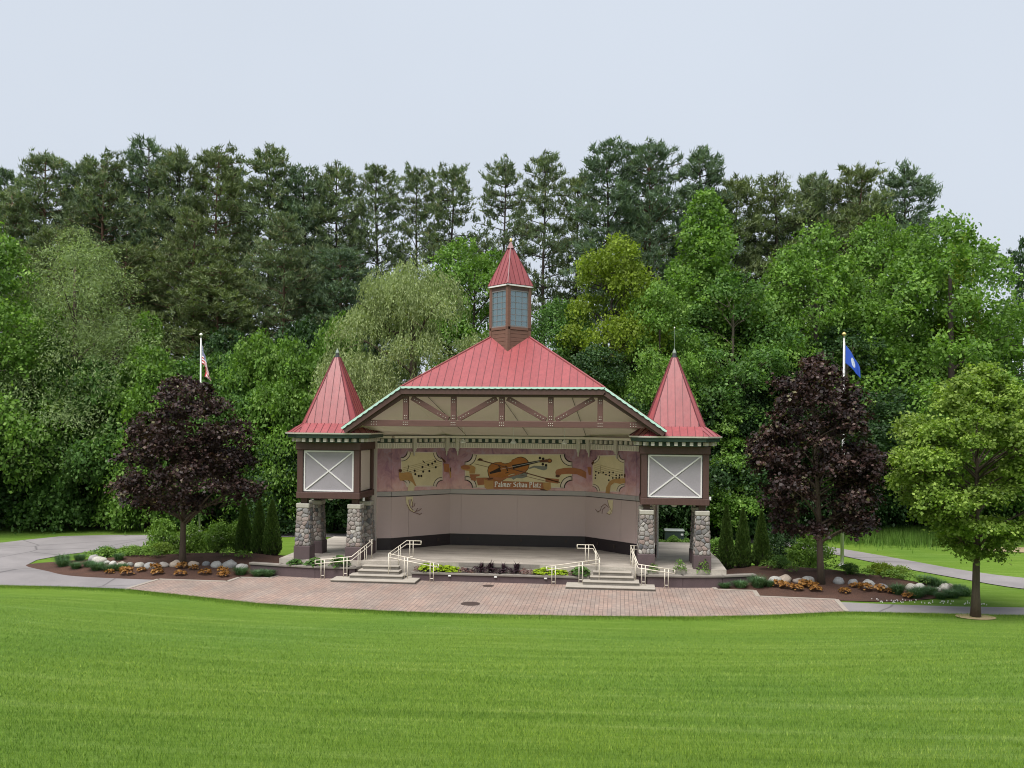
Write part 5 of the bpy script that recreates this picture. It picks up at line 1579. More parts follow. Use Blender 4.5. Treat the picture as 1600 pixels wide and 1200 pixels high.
def leaves_mesh(name, C, D, N, Ln, Wd, tone=None):
    """one folded rhombus per leaf: C centres, D direction, N facing"""
    D = unit(D)
    side = unit(np.cross(D, N))
    Ln, Wd = np.asarray(Ln).reshape(-1, 1), np.asarray(Wd).reshape(-1, 1)
    a = C - D * Ln * .5
    b = C + side * Wd * .5 - D * Ln * .05
    c = C + D * Ln * .5
    d = C - side * Wd * .5 - D * Ln * .05
    V = np.stack([a, b, c, d], 1).reshape(-1, 3)
    n = len(C)
    F = np.arange(n * 4).reshape(n, 4)
    if tone is None:
        tone = np.random.default_rng(n).random(n)
    return fast_mesh(name, V, F, tone=tone)

def tri_mesh(name, A, B, C_, tone=None):
    V = np.stack([A, B, C_], 1).reshape(-1, 3)
    n = len(A)
    if tone is None:
        tone = np.random.default_rng(n).random(n)
    return fast_mesh(name, V, np.arange(n * 3).reshape(n, 3), tone=tone)

def lobes_in(rng, n, prof, z0, z1, rx, ry, lr, jitter=1.0, hollow=.45):
    """lobe centres inside a crown whose radius follows prof(t), t in 0..1 from bottom to top"""
    out = []
    tries = 0
    while len(out) < n and tries < 5000:
        tries += 1
        t = rng.random()
        R = prof(t)
        a = rng.random() * 2 * math.pi
        q = math.sqrt(hollow ** 2 + (1 - hollow ** 2) * rng.random())
        c = np.array([math.cos(a) * R * rx * q, math.sin(a) * R * ry * q, z0 + (z1 - z0) * t])
        r = lr * rng.uniform(.65, 1.35) * (.55 + .6 * R)
        # keep the tip of the lobe inside the outline
        lim = max(R - r / max(rx, ry) * .55, .02)
        rr = math.hypot(c[0] / rx, c[1] / ry)
        if rr > lim:
            c[:2] *= lim / rr
        ok = all(np.linalg.norm(c - o[0]) > .55 * min(r, o[1]) for o in out)
        if ok:
            out.append((c, r))
    return out

def crown_mesh(name, rng, lobes, n, ln, wd, droop=0.0, inner=.15, up=.5, squash=.8, per=18, spread=.24):
    """lobes carry twig clusters, every cluster a spray of leaves"""
    Cs = np.array([c for c, _ in lobes])
    Rs = np.array([r for _, r in lobes])
    w = Rs * Rs
    cnt = np.maximum((w / w.sum() * n / per * 1.6).astype(int), 3)
    CC, DD, RR = [], [], []
    for k, (c, r) in enumerate(lobes):
        m = cnt[k]
        d = unit(rng.normal(size=(m, 3)))
        d[:, 2] = np.where(d[:, 2] < -.35, -d[:, 2] * .5, d[:, 2])
        d = unit(d)
        rr = r * np.where(rng.random(m) < inner, rng.uniform(.3, .8, m), rng.uniform(.78, 1.18, m))
        p = c + d * rr[:, None] * np.array([1, 1, squash])
        dd = np.linalg.norm((p[:, None, :] - Cs[None]) / np.array([1, 1, squash]), axis=2) / Rs[None]
        dd[:, k] = 9
        keep = (dd.min(1) > .70) | (rng.random(m) < .18)
        CC.append(p[keep]); DD.append(d[keep]); RR.append(np.full(keep.sum(), r))
    CC, DD, RR = np.concatenate(CC), np.concatenate(DD), np.concatenate(RR)
    if len(CC) > n // per:
        s_ = rng.permutation(len(CC))[:n // per]
        CC, DD, RR = CC[s_], DD[s_], RR[s_]
    q = len(CC)
    tilt = unit(DD * .65 + np.array([0, 0, up]) + rng.normal(size=(q, 3)) * .35)
    sg = np.maximum(.13, spread * RR) * rng.uniform(.6, 1.35, q)
    off = rng.normal(size=(q, per, 3)) * sg[:, None, None]
    along = (off * tilt[:, None, :]).sum(2, keepdims=True)
    off = off - tilt[:, None, :] * along * .6          # flattened sprays
    P = (CC[:, None, :] + off).reshape(-1, 3)
    m = len(P)
    N = unit(np.repeat(tilt, per, 0) + rng.normal(size=(m, 3)) * .5)
    D = unit(np.cross(N, rng.normal(size=(m, 3))) + np.repeat(DD, per, 0) * .4 + np.array([0, 0, -droop]))
    s_ = rng.uniform(.5, 1.45, m)
    lobe_tone = np.repeat(rng.random(q), per)
    return leaves_mesh(name, P, D, N, ln * s_, wd * s_, lobe_tone)

def limb(mb, a, b, r0, r1, rng, sag=.12, n=5):
    a, b = Vector(a), Vector(b)
    L = (b - a).length
    pts, rad_ = [], []
    off = Vector((rng.uniform(-1, 1), rng.uniform(-1, 1), rng.uniform(.1, 1))) * L * sag
    for i in range(n + 1):
        t = i / n
        pts.append(a.lerp(b, t) + off * math.sin(math.pi * t) * .7)
        rad_.append(r0 + (r1 - r0) * t)
    mb.tube(pts, rad_, 6, False)

def tree_trunk(name, rng, base_r, h_trunk, top, lobes, nl, lean=(0, 0), flare=1.3, branch_frac=.5):
    mb = MB()
    pts, rr = [], []
    n = 8
    for i in range(n + 1):
        t = i / n
        pts.append((lean[0] * t + .06 * math.sin(t * 5) * base_r * 6 * t, lean[1] * t, top * t))
        rr.append(base_r * (1 - .80 * t) * (flare if i == 0 else 1))
    mb.tube(pts, rr, 10)
    order = sorted(lobes, key=lambda l: -l[1])
    for c, r in order[:nl]:
        zb_ = max(h_trunk * rng.uniform(.85, 1.1), min(c[2] - .6 * math.hypot(c[0], c[1]), top * .9))
        t = zb_ / top
        a = (lean[0] * t, lean[1] * t, zb_)
        limb(mb, a, c, base_r * .42 * (1 - t * .6), base_r * .06, rng)
        for _ in range(2):
            q = Vector(c) + Vector(rng.normal(size=3)) * r * .6
            limb(mb, Vector(a).lerp(Vector(c), .6), q, base_r * .14, base_r * .03, rng, .1, 3)
    return mb.mesh(name, True)

def oval(t):       # rounded crown
    return max(0.02, math.sin(math.pi * (.12 + .86 * t)) ** .75)
def egg(t):        # wide low, narrowing up
    return max(.03, (1 - t) ** .62 * min(1, .55 + t * 3.2))
def dome(t):
    return max(.05, math.cos(t * math.pi / 2) ** .55 * min(1, .75 + t))
def column(t):
    return max(.05, (.75 + .25 * math.sin(math.pi * t)) * (1 - t ** 4) ** .5)

def make_decid(seed, H, z0, rx, ry, prof, nl, lr, n, ln, wd, base_r, **kw):
    rng = np.random.default_rng(seed)
    lean = kw.pop('lean', (0, 0))
    skew = kw.pop('skew', 0)
    lob = lobes_in(rng, nl, prof, z0, H * .96, rx, ry, lr, hollow=kw.pop('hollow', .45))
    lob = [(c + np.array([lean[0] * c[2] / H + skew * (1 - c[2] / H), lean[1] * c[2] / H, 0]), r) for c, r in lob]
    tr = tree_trunk('trunk', rng, base_r, kw.pop('fork', z0 * .9), H * .86, lob, kw.pop('limbs', 14), lean)
    cr = crown_mesh('crown', rng, lob, n, ln, wd, **kw)
    return tr, cr

def make_pine(seed, H, bare, rx, dens=1.0, olive=False):
    rng = np.random.default_rng(seed)
    mb = MB()
    pts = [(.12 * math.sin(i * 1.3 + seed) * i / 8, .12 * math.cos(i * 1.1 + seed) * i / 8, H * i / 9) for i in range(10)]
    rr = [.27 * (1 - .88 * i / 9) * (1.3 if i == 0 else 1) for i in range(10)]
    mb.tube(pts, rr, 8)
    tips, dirs = [], []
    z = H * bare
    while z < H * .985:
        t = min(max((z / H - bare) / (1 - bare), 0.0), 1.0)
        R = rx * (1.0 - .15 * (1 - t) ** 2) * (1 - t ** 3.2) ** .6 + .3
        nb = 5 if t > .15 else 3
        a0 = rng.random() * 6.28
        for k in range(nb):
            if rng.random() > .80 * dens + .1:
                continue
            a = a0 + 6.283 * k / nb + rng.uniform(-.4, .4)
            L = R * rng.uniform(.55, 1.12)
            rise = L * rng.uniform(-.05, .28) * (1 + t)
            d = np.array([math.cos(a), math.sin(a)])
            base = np.array([0, 0, z])
            tip = np.array([d[0] * L, d[1] * L, z + rise])
            limb(mb, base, tip, .06 * (1 - .5 * t), .015, rng, .05, 3)
            m = int(8 + L * 6.5)
            for _ in range(m):
                f = rng.uniform(.38, 1.05)
                sidev = np.array([-d[1], d[0]]) * rng.normal() * .30 * L * (1.15 - .5 * f)
                p = base + (tip - base) * f + np.array([sidev[0], sidev[1], rng.uniform(-.10, .32) + .22 * L * (f - .5) * f])
                tips.append(p)
                dirs.append(np.array([d[0] * .4, d[1] * .4, 1.0]) + rng.normal(size=3) * .28)
        z += rng.uniform(.44, .76) * (1.25 - .45 * t) / (.55 + .45 * dens)
    # leader candles
    for k in range(int(10)):
        tips.append(np.array([rng.normal() * .15, rng.normal() * .15, H - rng.uniform(-.2, .7)]))
        dirs.append(np.array([0, 0, 1.]) + rng.normal(size=3) * .25)
    T, Dr = np.array(tips), unit(np.array(dirs))
    q = 9
    m = len(T)
    A = np.repeat(T, q, 0)
    dd = unit(np.repeat(Dr, q, 0) + rng.normal(size=(m * q, 3)) * .55)
    Ln = rng.uniform(.22, .46, (m * q, 1))
    sd_ = unit(np.cross(dd, rng.normal(size=(m * q, 3)))) * rng.uniform(.026, .055, (m * q, 1))
    A = A + rng.normal(size=A.shape) * .07
    return mb.mesh('trunk', True), tri_mesh('crown', A - sd_, A + sd_, A + dd * Ln, np.repeat(rng.random(m), q))

def make_willow(seed, H, rx, n_str, ln=.17):
    rng = np.random.default_rng(seed)
    lob = lobes_in(rng, 46, dome, H * .36, H * .96, rx, rx * .9, rx * .30)
    tr = tree_trunk('trunk', rng, .45, H * .22, H * .8, lob, 18)
    Cs, Ds = [], []
    for c, r in lob:
        k = max(int(n_str * r * r / sum(q * q for _, q in lob)), 4)
        for _ in range(k):
            d = unit(rng.normal(size=3))
            d[2] = abs(d[2])
            p = c + d * r * rng.uniform(.7, 1.05)
            out = unit(np.array([p[0], p[1], 0]) + 1e-6)
            L = rng.uniform(.6, 1.9)
            s = np.arange(0, L, .085)
            sway = rng.normal(size=2) * .06
            arch = np.minimum(s, .5) * .7
            q = np.stack([p[0] + out[0] * arch + sway[0] * s + rng.normal(size=len(s)) * .045, p[1] + out[1] * arch + sway[1] * s + rng.normal(size=len(s)) * .045, p[2] + .25 - s * .95], 1)
            Cs.append(q)
            Ds.append(np.stack([rng.normal(size=len(s)) * .35 + sway[0], rng.normal(size=len(s)) * .35 + sway[1], -np.ones(len(s))], 1))
    for c, r in lob:
        k = int(330 * r * r)
        d = unit(rng.normal(size=(k, 3)))
        d[:, 2] = np.abs(d[:, 2])
        Cs.append(c + d * r * rng.uniform(.6, 1.12, (k, 1)) * np.array([1, 1, .8]))
        Ds.append(np.stack([d[:, 0] * .6, d[:, 1] * .6, -rng.random(k)], 1) + rng.normal(size=(k, 3)) * .3)
    C, D = np.concatenate(Cs), np.concatenate(Ds)
    m = len(C)
    return tr, leaves_mesh('crown', C, D, rng.normal(size=(m, 3)), rng.uniform(.7, 1.4, m) * ln, rng.uniform(.7, 1.3, m) * .065)

def place_tree(name, meshes, mats, loc, label, cat='tree', group=None, scale=(1, 1, 1), rz=0, parts=('trunk', 'crown')):
    t = empty(name, loc, rz)
    t.scale = scale
    tag(t, label, cat, group)
    for nm, me, mat in zip(parts, meshes, mats):
        if me is None:
            continue
        o = bpy.data.objects.new(nm, me)
        COL.objects.link(o)
        o.parent = t
        if not me.materials:
            me.materials.append(mat)
        o.material_slots[0].link = 'OBJECT'
        o.material_slots[0].material = mat
    return t

tz = lambda x, y: float(terrain(x, y))

# ------------------------------------------------------------------ pines on the skyline
PV = [make_pine(3, 26, .30, 3.0), make_pine(5, 26, .40, 2.6, .85), make_pine(8, 26, .22, 3.4), make_pine(13, 26, .44, 2.9, .75), make_pine(21, 26, .12, 3.5), make_pine(34, 26, .34, 2.3, .9)]
# x, y, top z, variant, width factor, needle colour
PINES = [(-45.7, 30, 27.2, 2, 1.15, 0), (-42.8, 30, 30.2, 4, 1.15, 0), (-40.2, 32, 30.0, 0, 1.1, 1), (-37.4, 30, 29.8, 2, 1.2, 0), (-34.6, 32, 31.8, 1, 1.1, 1), (-31.5, 31, 30.6, 0, 1.15, 0), (-28.4, 32, 30.8, 2, 1.1, 2),
         (-23.9, 32, 30.9, 5, 1.25, 0), (-21.2, 33, 29.2, 1, 1.15, 1), (-18.3, 33, 29.5, 0, 1.1, 0), (-15.0, 34, 29.3, 3, 1.01, 0), (-11.8, 35, 29.2, 3, 0.96, 0), (-8.6, 34, 29.0, 3, 1.11, 0), (-4.2, 35, 29.6, 3, 0.96, 0),
         (-.6, 33, 29.6, 3, 0.96, 0), (2.0, 36, 28.6, 3, 0.92, 2), (4.6, 30, 29.9, 1, 1.2, 1), (7.9, 31, 30.2, 2, 1.15, 1), (12.1, 32, 29.8, 5, 1.2, 1), (15.0, 34, 28.0, 0, 1.1, 2), (18.4, 35, 28.2, 1, 1.15, 2), (21.5, 36, 28.4, 5, 1.1, 0),
         (25.4, 36, 29.2, 4, 1.2, 2), (29.0, 36, 29.1, 0, 1.15, 1),
         # second, lower row that fills the wood between the trunks
         (-39.0, 26, 23.0, 4, 1.1, 2), (-33.0, 25.5, 21.5, 2, 1.15, 2), (-27.6, 26, 24.0, 4, 1.0, 2), (-24.8, 24.5, 19.5, 2, 1.2, 2), (-20.3, 26, 23.5, 4, .95, 0), (-16.4, 28, 21.5, 2, 1.0, 1), (-12.4, 29, 18.0, 4, 1.0, 1)]
skyline = sorted(PINES[:24])
second = sorted(PINES[24:])
nm_ = [MT['f_pine'], MT['f_pine_blue'], MT['f_pine_olive']]
rr_ = random.Random(5)
for P in PINES:
    x, y, ztop, v, wf, cm = P
    zb0 = tz(x, y)
    k = (ztop - zb0) / 26.3
    if P in skyline:
        lb = 'tall dark pine on the skyline, %s from the left' % ordinal(skyline.index(P))
    else:
        lb = 'lower spreading pine in front of the skyline row, %s from the left' % ordinal(second.index(P))
    place_tree('pine_tree', PV[v], [MT['bark_red'] if v in (2, 4) else MT['bark_dark'], nm_[cm]], (x, y, zb0), lb, 'pine tree', 'pines behind the bandshell', (wf * 1.06, wf * 1.06, k), rr_.uniform(0, 6.28))
# back rows seen only between the others
far = []
for i in range(30):
    x = -62 + i * 3.9 + rr_.uniform(-1.2, 1.2)
    if -17 < x < 4 or x > 30 or (i % 2 and x < -17):
        continue
    far.append((x, rr_.uniform(38, 46), rr_.uniform(28, 31.5) if x < -17 else rr_.uniform(25, 29), rr_.randrange(6), rr_.uniform(.9, 1.15), rr_.randrange(2)))
for i, (x, y, ztop, v, wf, cm) in enumerate(far):
    place_tree('pine_tree', PV[v], [MT['bark_dark'], nm_[cm]], (x, y, tz(x, y)), 'far pine glimpsed between the skyline pines, %s from the left' % ordinal(i), 'pine tree', 'far pines', (wf, wf, (ztop - tz(x, y)) / 26.3), rr_.uniform(0, 6.28))

# ------------------------------------------------------------------ deciduous trees behind the shell
DV = {
 'round': make_decid(101, 17, 3.5, 5.2, 5.0, oval, 60, 1.35, 42000, .21, .14, .32),
 'tall': make_decid(102, 24, 6, 5.0, 4.6, egg, 84, 1.3, 46000, .22, .15, .34, limbs=22),
 'dome': make_decid(103, 20, 3, 7.5, 6.5, dome, 96, 1.55, 60000, .23, .16, .42, limbs=24),
 'soft': make_decid(108, 19, 3.5, 6.4, 5.6, dome, 90, 1.5, 60000, .21, .055, .36, limbs=24, per=26, spread=.34, up=.3, droop=.4),
 'ragged': make_decid(109, 20, 4, 5.2, 4.8, lambda t: float(np.interp(t, [0, .15, .4, .7, .9, 1], [.55, .95, 1, .8, .5, .2])), 48, 1.35, 40000, .21, .145, .32, limbs=30, hollow=.55),
 'loose': make_decid(104, 18, 4, 4.6, 4.4, oval, 40, 1.1, 24000, .21, .14, .26, limbs=34),
 'bush': make_decid(105, 9, .4, 4.6, 4.0, dome, 60, 1.05, 38000, .19, .13, .18, fork=.4, limbs=20),
 'bush2': make_decid(106, 8, .3, 4.2, 3.8, oval, 56, 1.0, 34000, .19, .13, .18, fork=.4, limbs=20),
 'sapling': make_decid(107, 10, 1.2, 2.6, 2.5, egg, 44, .75, 20000, .17, .12, .14),
}
WIL = make_willow(201, 15.5, 5.4, 3000)
WIL2 = make_willow(202, 17, 5.6, 1800, .15)
G = 'broadleaved trees at the edge of the wood'
# name, mesh, leaf, x, y, top z, width scale, label
TREES = [
 ('maple_tree', 'dome', 'f_green', -36.6, 13.2, 21.6, .88, 'bright green maple cut off by the left edge of the picture'),
 ('broadleaf_tree', 'ragged', 'f_green', -5.2, 25, 22.2, .85, 'bright green treetop rising behind the left side of the lantern cupola'),
 ('broadleaf_tree', 'ragged', 'f_mid', 1.9, 20.5, 16.8, .62, 'mid green tree close to the right side of the lantern cupola'),
 ('broadleaf_tree', 'ragged', 'f_yellow', 5.1, 20, 21.2, .78, 'yellow-green maple right of the lantern cupola'),
 ('broadleaf_tree', 'round', 'f_green', 8.2, 17.5, 17.0, .66, 'rounded fresh green tree just left of the right spire'),
 ('broadleaf_tree', 'tall', 'f_green', 11.9, 24, 25.4, 1.0, 'tallest bright green tree with pointed top behind the right spire'),
 ('broadleaf_tree', 'loose', 'f_mid', 13.2, 20, 18.5, .95, 'loose tree with bare grey limbs between right spire and purple maple'),
 ('broadleaf_tree', 'dome', 'f_green', 19.3, 23, 22.0, .86, 'broad light green tree with flat top above the blue flag'),
 ('broadleaf_tree', 'ragged', 'f_green', 25.2, 26, 23.8, .85, 'green tree peaking below the last skyline pines'),
 ('broadleaf_tree', 'dome', 'f_green', 27.8, 21.5, 22.2, .98, 'great green dome-crowned tree closing the wood at the right'),
 ('broadleaf_tree', 'tall', 'f_yellow', 29.8, 26, 22.4, .55, 'olive green tree tucked behind the great dome-crowned tree'),
 ('broadleaf_tree', 'round', 'f_dark_shaded', 4.3, 15.5, 12.6, .7, 'dark shaded tree directly behind the right roof slope'),
 ('broadleaf_tree', 'loose', 'f_dark_shaded', 20.5, 19.5, 14.5, .95, 'dark thin tree in shade beside the blue flag'),
]
for nm, v, leaf, x, y, ztop, ws, lb in TREES:
    src = {'round': 17, 'tall': 24, 'dome': 20, 'loose': 18, 'ragged': 20}[v]
    place_tree(nm, DV[v], [MT['bark_pale'] if v == 'loose' else MT['bark_dark'], MT[leaf]], (x, y, tz(x, y)), lb, 'tree', G, (ws, ws, (ztop - tz(x, y)) / (src * 1.02)), rr_.uniform(0, 6.28))
place_tree('willow_tree', WIL, [MT['bark'], MT['f_willow']], (-7.2, 13.8, 0), 'pale weeping willow behind the left roof slope', 'willow', G, (1.12, 1.0, 17.6 / 15.6), .4)
place_tree('willow_tree', DV['soft'], [MT['bark'], MT['f_pale']], (-32.2, 17.5, 0), 'pale grey-green willow beside the bright maple at far left', 'willow', G, (1.02, 1.0, 21.5 / 19.3), 1.4)
place_tree('willow_tree', WIL2, [MT['bark'], MT['f_willow']], (-10.6, 14.6, 0), 'smaller pale willow peeping out behind the left spire', 'willow', G, (.62, .6, 12.0 / 17.1), 2.6)
place_tree('broadleaf_tree', DV['loose'], [MT['bark_dark'], MT['f_dark_shaded']], (38.2, 36, tz(38, 36)), 'thin sparse dark tree standing against the sky at the far right', 'tree', G, (.62, .62, 22.5 / 18), 1.0)

# understorey along the path: x, y, top, kind, leaf (dark leaves carry painted shade), width
UND = [(-37.5, 15.6, 9.5, 'bush', 'f_dark_shaded', 1.1), (-33.0, 15.9, 12.0, 'bush', 'f_mid', 1.1), (-29.8, 16.4, 11.2, 'bush2', 'f_mid', 1.05), (-26.6, 17.2, 12.4, 'bush', 'f_green', 1.0), (-24.4, 18.6, 11.4, 'bush2', 'f_mid', 1.0),
       (-21.6, 18.2, 12.0, 'bush', 'f_mid', .95), (-19.2, 18.4, 13.2, 'bush2', 'f_green', .9), (-16.8, 17.6, 13.0, 'bush', 'f_green', .85), (-13.6, 18.4, 14.3, 'bush2', 'f_green', .8), (-15.6, 17.8, 8.0, 'bush', 'f_dark_shaded', 1.0),
       (-11.4, 17.4, 8.4, 'bush2', 'f_dark_shaded', 1.0), (-7.4, 18.6, 8.0, 'bush', 'f_dark_shaded', 1.0), (-28.0, 19.6, 15.5, 'sapling', 'f_green', 1.2), (-35.5, 19, 14.5, 'bush', 'f_dark_shaded', 1.1), (-22.8, 21.5, 14.0, 'bush', 'f_dark_shaded', 1.1), (-17.2, 22, 14.5, 'bush2', 'f_dark_shaded', 1.1),
       (7.2, 18.6, 9.0, 'bush', 'f_dark_shaded', .9), (10.4, 18.2, 9.6, 'bush2', 'f_dark_shaded', .95), (13.2, 19.0, 10.4, 'bush', 'f_dark_shaded', .95), (12.6, 16.6, 9.2, 'sapling', 'f_green', .9), (16.2, 20.4, 11.0, 'bush2', 'f_dark_shaded', 1.0), (19.4, 22.0, 10.0, 'bush', 'f_dark_shaded', 1.05),
       (22.8, 22.5, 9.4, 'bush2', 'f_dark_shaded', 1.0), (26.2, 23.4, 9.4, 'bush', 'f_dark_shaded', 1.05), (29.8, 24.2, 10.4, 'bush2', 'f_mid', 1.1), (33.4, 25, 11.0, 'bush', 'f_mid', 1.1), (37.6, 26, 10.0, 'bush2', 'f_mid', 1.15),
       (15.2, 24, 15.5, 'bush', 'f_dark_shaded', 1.1), (22.4, 26.5, 15.5, 'bush', 'f_dark_shaded', 1.2), (31.5, 29, 15.0, 'bush2', 'f_dark_shaded', 1.2), (8.0, 22.5, 14.0, 'bush', 'f_dark_shaded', 1.1), (2.0, 23, 12.5, 'bush2', 'f_dark_shaded', 1.1)]
US = sorted(UND)
for u in UND:
    x, y, ztop, v, leaf, ws = u
    src = {'bush': 9, 'bush2': 8, 'sapling': 10}[v]
    tone = {'f_dark_shaded': 'shade-dark green', 'f_mid': 'mid green', 'f_green': 'bright green'}[leaf]
    lb = '%s low tree of the understorey, %s from the left along the wood edge' % (tone, ordinal(US.index(u)))
    place_tree('understorey_tree', DV[v], [MT['bark_dark'], MT[leaf]], (x, y, tz(x, y)), lb, 'tree', 'understorey at the wood edge', (ws, ws, (ztop - tz(x, y)) / src), rr_.uniform(0, 6.28))

# ------------------------------------------------------------------ specimen trees
def maple_prof(t):
    return float(np.interp(t, [0, .12, .3, .55, .8, .93, 1], [.62, .92, 1.0, .88, .64, .42, .18]))
ML = make_decid(301, 9.6, 2.9, 3.5, 3.3, maple_prof, 115, .52, 29000, .15, .125, .17, fork=2.3, limbs=40, droop=.3, hollow=.4, skew=.65, per=12, inner=.25)
place_tree('purple_maple', ML, [MT['bark'], MT['f_purple']], (-15.77, .2, .12), 'dark purple-leaved maple standing in the left planting bed', 'maple tree', 'purple maples', (1, 1, 1), 0)
MR = make_decid(302, 10.7, 2.45, 2.95, 2.95, maple_prof, 115, .52, 30000, .15, .125, .17, fork=2.2, limbs=40, droop=.3, hollow=.4, lean=(-.45, 0), per=12, inner=.25)
place_tree('purple_maple', MR, [MT['bark'], MT['f_purple']], (14.89, .03, .12), 'dark purple-leaved maple standing in the right planting bed', 'maple tree', 'purple maples', (1, 1, 1), 0)
def pear_prof(t):
    return float(np.interp(t, [0, .12, .3, .5, .72, .9, 1], [.22, .55, .92, 1.0, .82, .48, .18]))
PE = make_decid(303, 10.1, 2.4, 3.15, 3.0, pear_prof, 125, .52, 60000, .125, .095, .165, fork=2.2, limbs=50, droop=.2, hollow=.5, per=12, inner=.25)
place_tree('pear_tree', PE, [MT['bark'], MT['f_pear']], (19.6, -5.45, tz(19.6, -5.45)), 'light green pear tree on the lawn edge at right', 'tree', None, (1.0, 1.0, 1), .5)
# bare soil ring round the pear trunk
ring = MB()
for k in range(20):
    a0, a1 = 2 * math.pi * k / 20, 2 * math.pi * (k + 1) / 20
    ring.add([(19.6, -5.45, .06), (19.6 + .75 * math.cos(a0), -5.45 + .55 * math.sin(a0), .045), (19.6 + .75 * math.cos(a1), -5.45 + .55 * math.sin(a1), .045)], [(0, 1, 2)])
tag(ring.build('bare_soil', plain('dry_pale_soil', (.30, .23, .12), .25, 5, .95, .3)), kind='structure')

# ------------------------------------------------------------------ planting beds
def bed(name, poly, peak, label, wall_y=None):
    pl = smooth_poly(poly, 5)
    xs, ys = [p[0] for p in pl], [p[1] for p in pl]
    # grid fan: concentric rings towards the centroid, mounded
    cx, cy = sum(xs) / len(xs), sum(ys) / len(ys)
    vs, fs = [], []
    R_ = 12
    n = len(pl)
    for r in range(R_):
        f = 1 - r / (R_ - .5)
        for (x, y) in pl:
            X_, Yy = cx + (x - cx) * f, cy + (y - cy) * f
            vs.append((X_, Yy, bed_h(X_, Yy, 1 - f, peak)))
    for r in range(R_ - 1):
        for k in range(n):
            k2 = (k + 1) % n
            fs.append((r * n + k, r * n + k2, (r + 1) * n + k2, (r + 1) * n + k))
    fs.append(tuple((R_ - 1) * n + k for k in range(n)))
    o = fix_normals(MB().add(vs, fs).build(name, MT['mulch'], None, smooth=True))
    tag(o, label, 'planting bed', kind='structure')
    return o
def bed_h(x, y, f, peak):
    b = min(1, f * 2.2)
    h = peak * b * min(1, max(.12, (y + 2.4) / 4.2))
    return .03 + h + .035 * mnoise.noise(Vector((x * 1.7, y * 1.7, 0))) * b
BL = [(-24.3, .6), (-22, -1.15), (-19.8, -2.3), (-15.6, -2.62), (-12.4, -2.66), (-12.2, -1.5), (-10.75, -1.4), (-10.6, -.6), (-10.3, .6), (-10.4, 3.2), (-11.6, 5.6), (-14.5, 5.9), (-17, 5.2), (-20, 3.7), (-22.5, 2.4)]
BR = [(10.2, -1.05), (11.65, -1.1), (11.8, -2.5), (15.0, -2.75), (17.6, -2.5), (20.2, -.9), (21.3, .6), (20.6, 1.9), (18.6, 3.6), (16.4, 5.2), (13.4, 6.2), (11.2, 6.2), (10.5, 3.0), (10.4, .6)]
bed('mulch_bed', BL, .42, 'brown mulched planting bed left of the stage')
bed('mulch_bed', BR, .42, 'brown mulched planting bed right of the stage')
tag(sheet('mulch_bed', [(-10.6, -.35), (-10.3, -.55), (-8.6, -.78), (-7.0, -.78), (-6.6, -.4), (-8.5, -.40)], .50, MT['mulch']), 'narrow mulch strip in the left tower planter', kind='structure')
tag(sheet('mulch_bed', [(-3.95, -.62), (4.3, -.62), (4.3, -.28), (0.2, -.17), (-3.95, -.28)], .40, MT['mulch']), 'narrow mulch strip before the stage edge', kind='structure')
tag(sheet('mulch_bed', [(6.6, -.4), (7.0, -.68), (8.6, -.62), (10.4, -.27), (10.6, -.2), (8.5, -.38)], .50, MT['mulch']), 'narrow mulch strip in the right tower planter', kind='structure')

from mathutils.bvhtree import BVHTree
BEDS = []
for o in COL.objects:
    if o.name.startswith('mulch_bed'):
        BEDS.append(BVHTree.FromPolygons([v.co.copy() for v in o.data.vertices], [tuple(p.vertices) for p in o.data.polygons]))
def bed_z(x, y):
    """height of the mulch surface by casting down on the beds"""
    best = tz(x, y)
    for b in BEDS:
        hit = b.ray_cast(Vector((x, y, 5)), Vector((0, 0, -1)))
        if hit[0] is not None:
            best = max(best, hit[0].z)
    return best

# boulders
BV = []
for k in range(4):
    bm = bmesh.new()
    bmesh.ops.create_icosphere(bm, subdivisions=3, radius=1)
    for v in bm.verts:
        p = v.co.copy()
        d = 1 + .22 * mnoise.noise(p * 1.1 + Vector((k * 7.1, 0, 3))) + .07 * mnoise.noise(p * 3 + Vector((0, k * 3.3, 0)))
        v.co = p * d
        v.co.z = v.co.z * .78
        if v.co.z < -.35:
            v.co.z = -.35 + (v.co.z + .35) * .3
    me = bpy.data.meshes.new('boulder')
    bm.to_mesh(me)
    bm.free()
    me.polygons.foreach_set('use_smooth', [True] * len(me.polygons))
    me.materials.append(MT['boulder'])
    BV.append(me)
def boulders(rows, where):
    rng = random.Random(len(where))
    rows = sorted(rows)
    for i, (x, y, r) in enumerate(rows):
        r *= .74 * rng.uniform(.85, 1.12)
        o = link('boulder', BV[rng.randrange(4)], loc=(x, y, bed_z(x, y) + r * .20), rot=(0, 0, rng.uniform(0, 6.28)), scale=(r * rng.uniform(1.0, 1.3), r, r * rng.uniform(.85, 1.1)))
        tag(o, 'rounded fieldstone boulder, %s from the left in the row %s' % (ordinal(i), where), 'boulder', 'boulders edging the beds')
boulders([(-20.75, .75, .36), (-20.2, .35, .40), (-19.7, .15, .22), (-19.25, -.1, .28), (-18.75, -.15, .26), (-18.3, -.2, .27), (-17.75, -.3, .36), (-17.05, -.45, .34), (-16.55, -.2, .36), (-16.0, .0, .36), (-15.2, .25, .36), (-14.6, .3, .28), (-13.95, .1, .34), (-13.3, .15, .40), (-12.6, -.05, .42), (-11.9, .0, .36), (-11.3, .0, .36)], 'under the left maple')
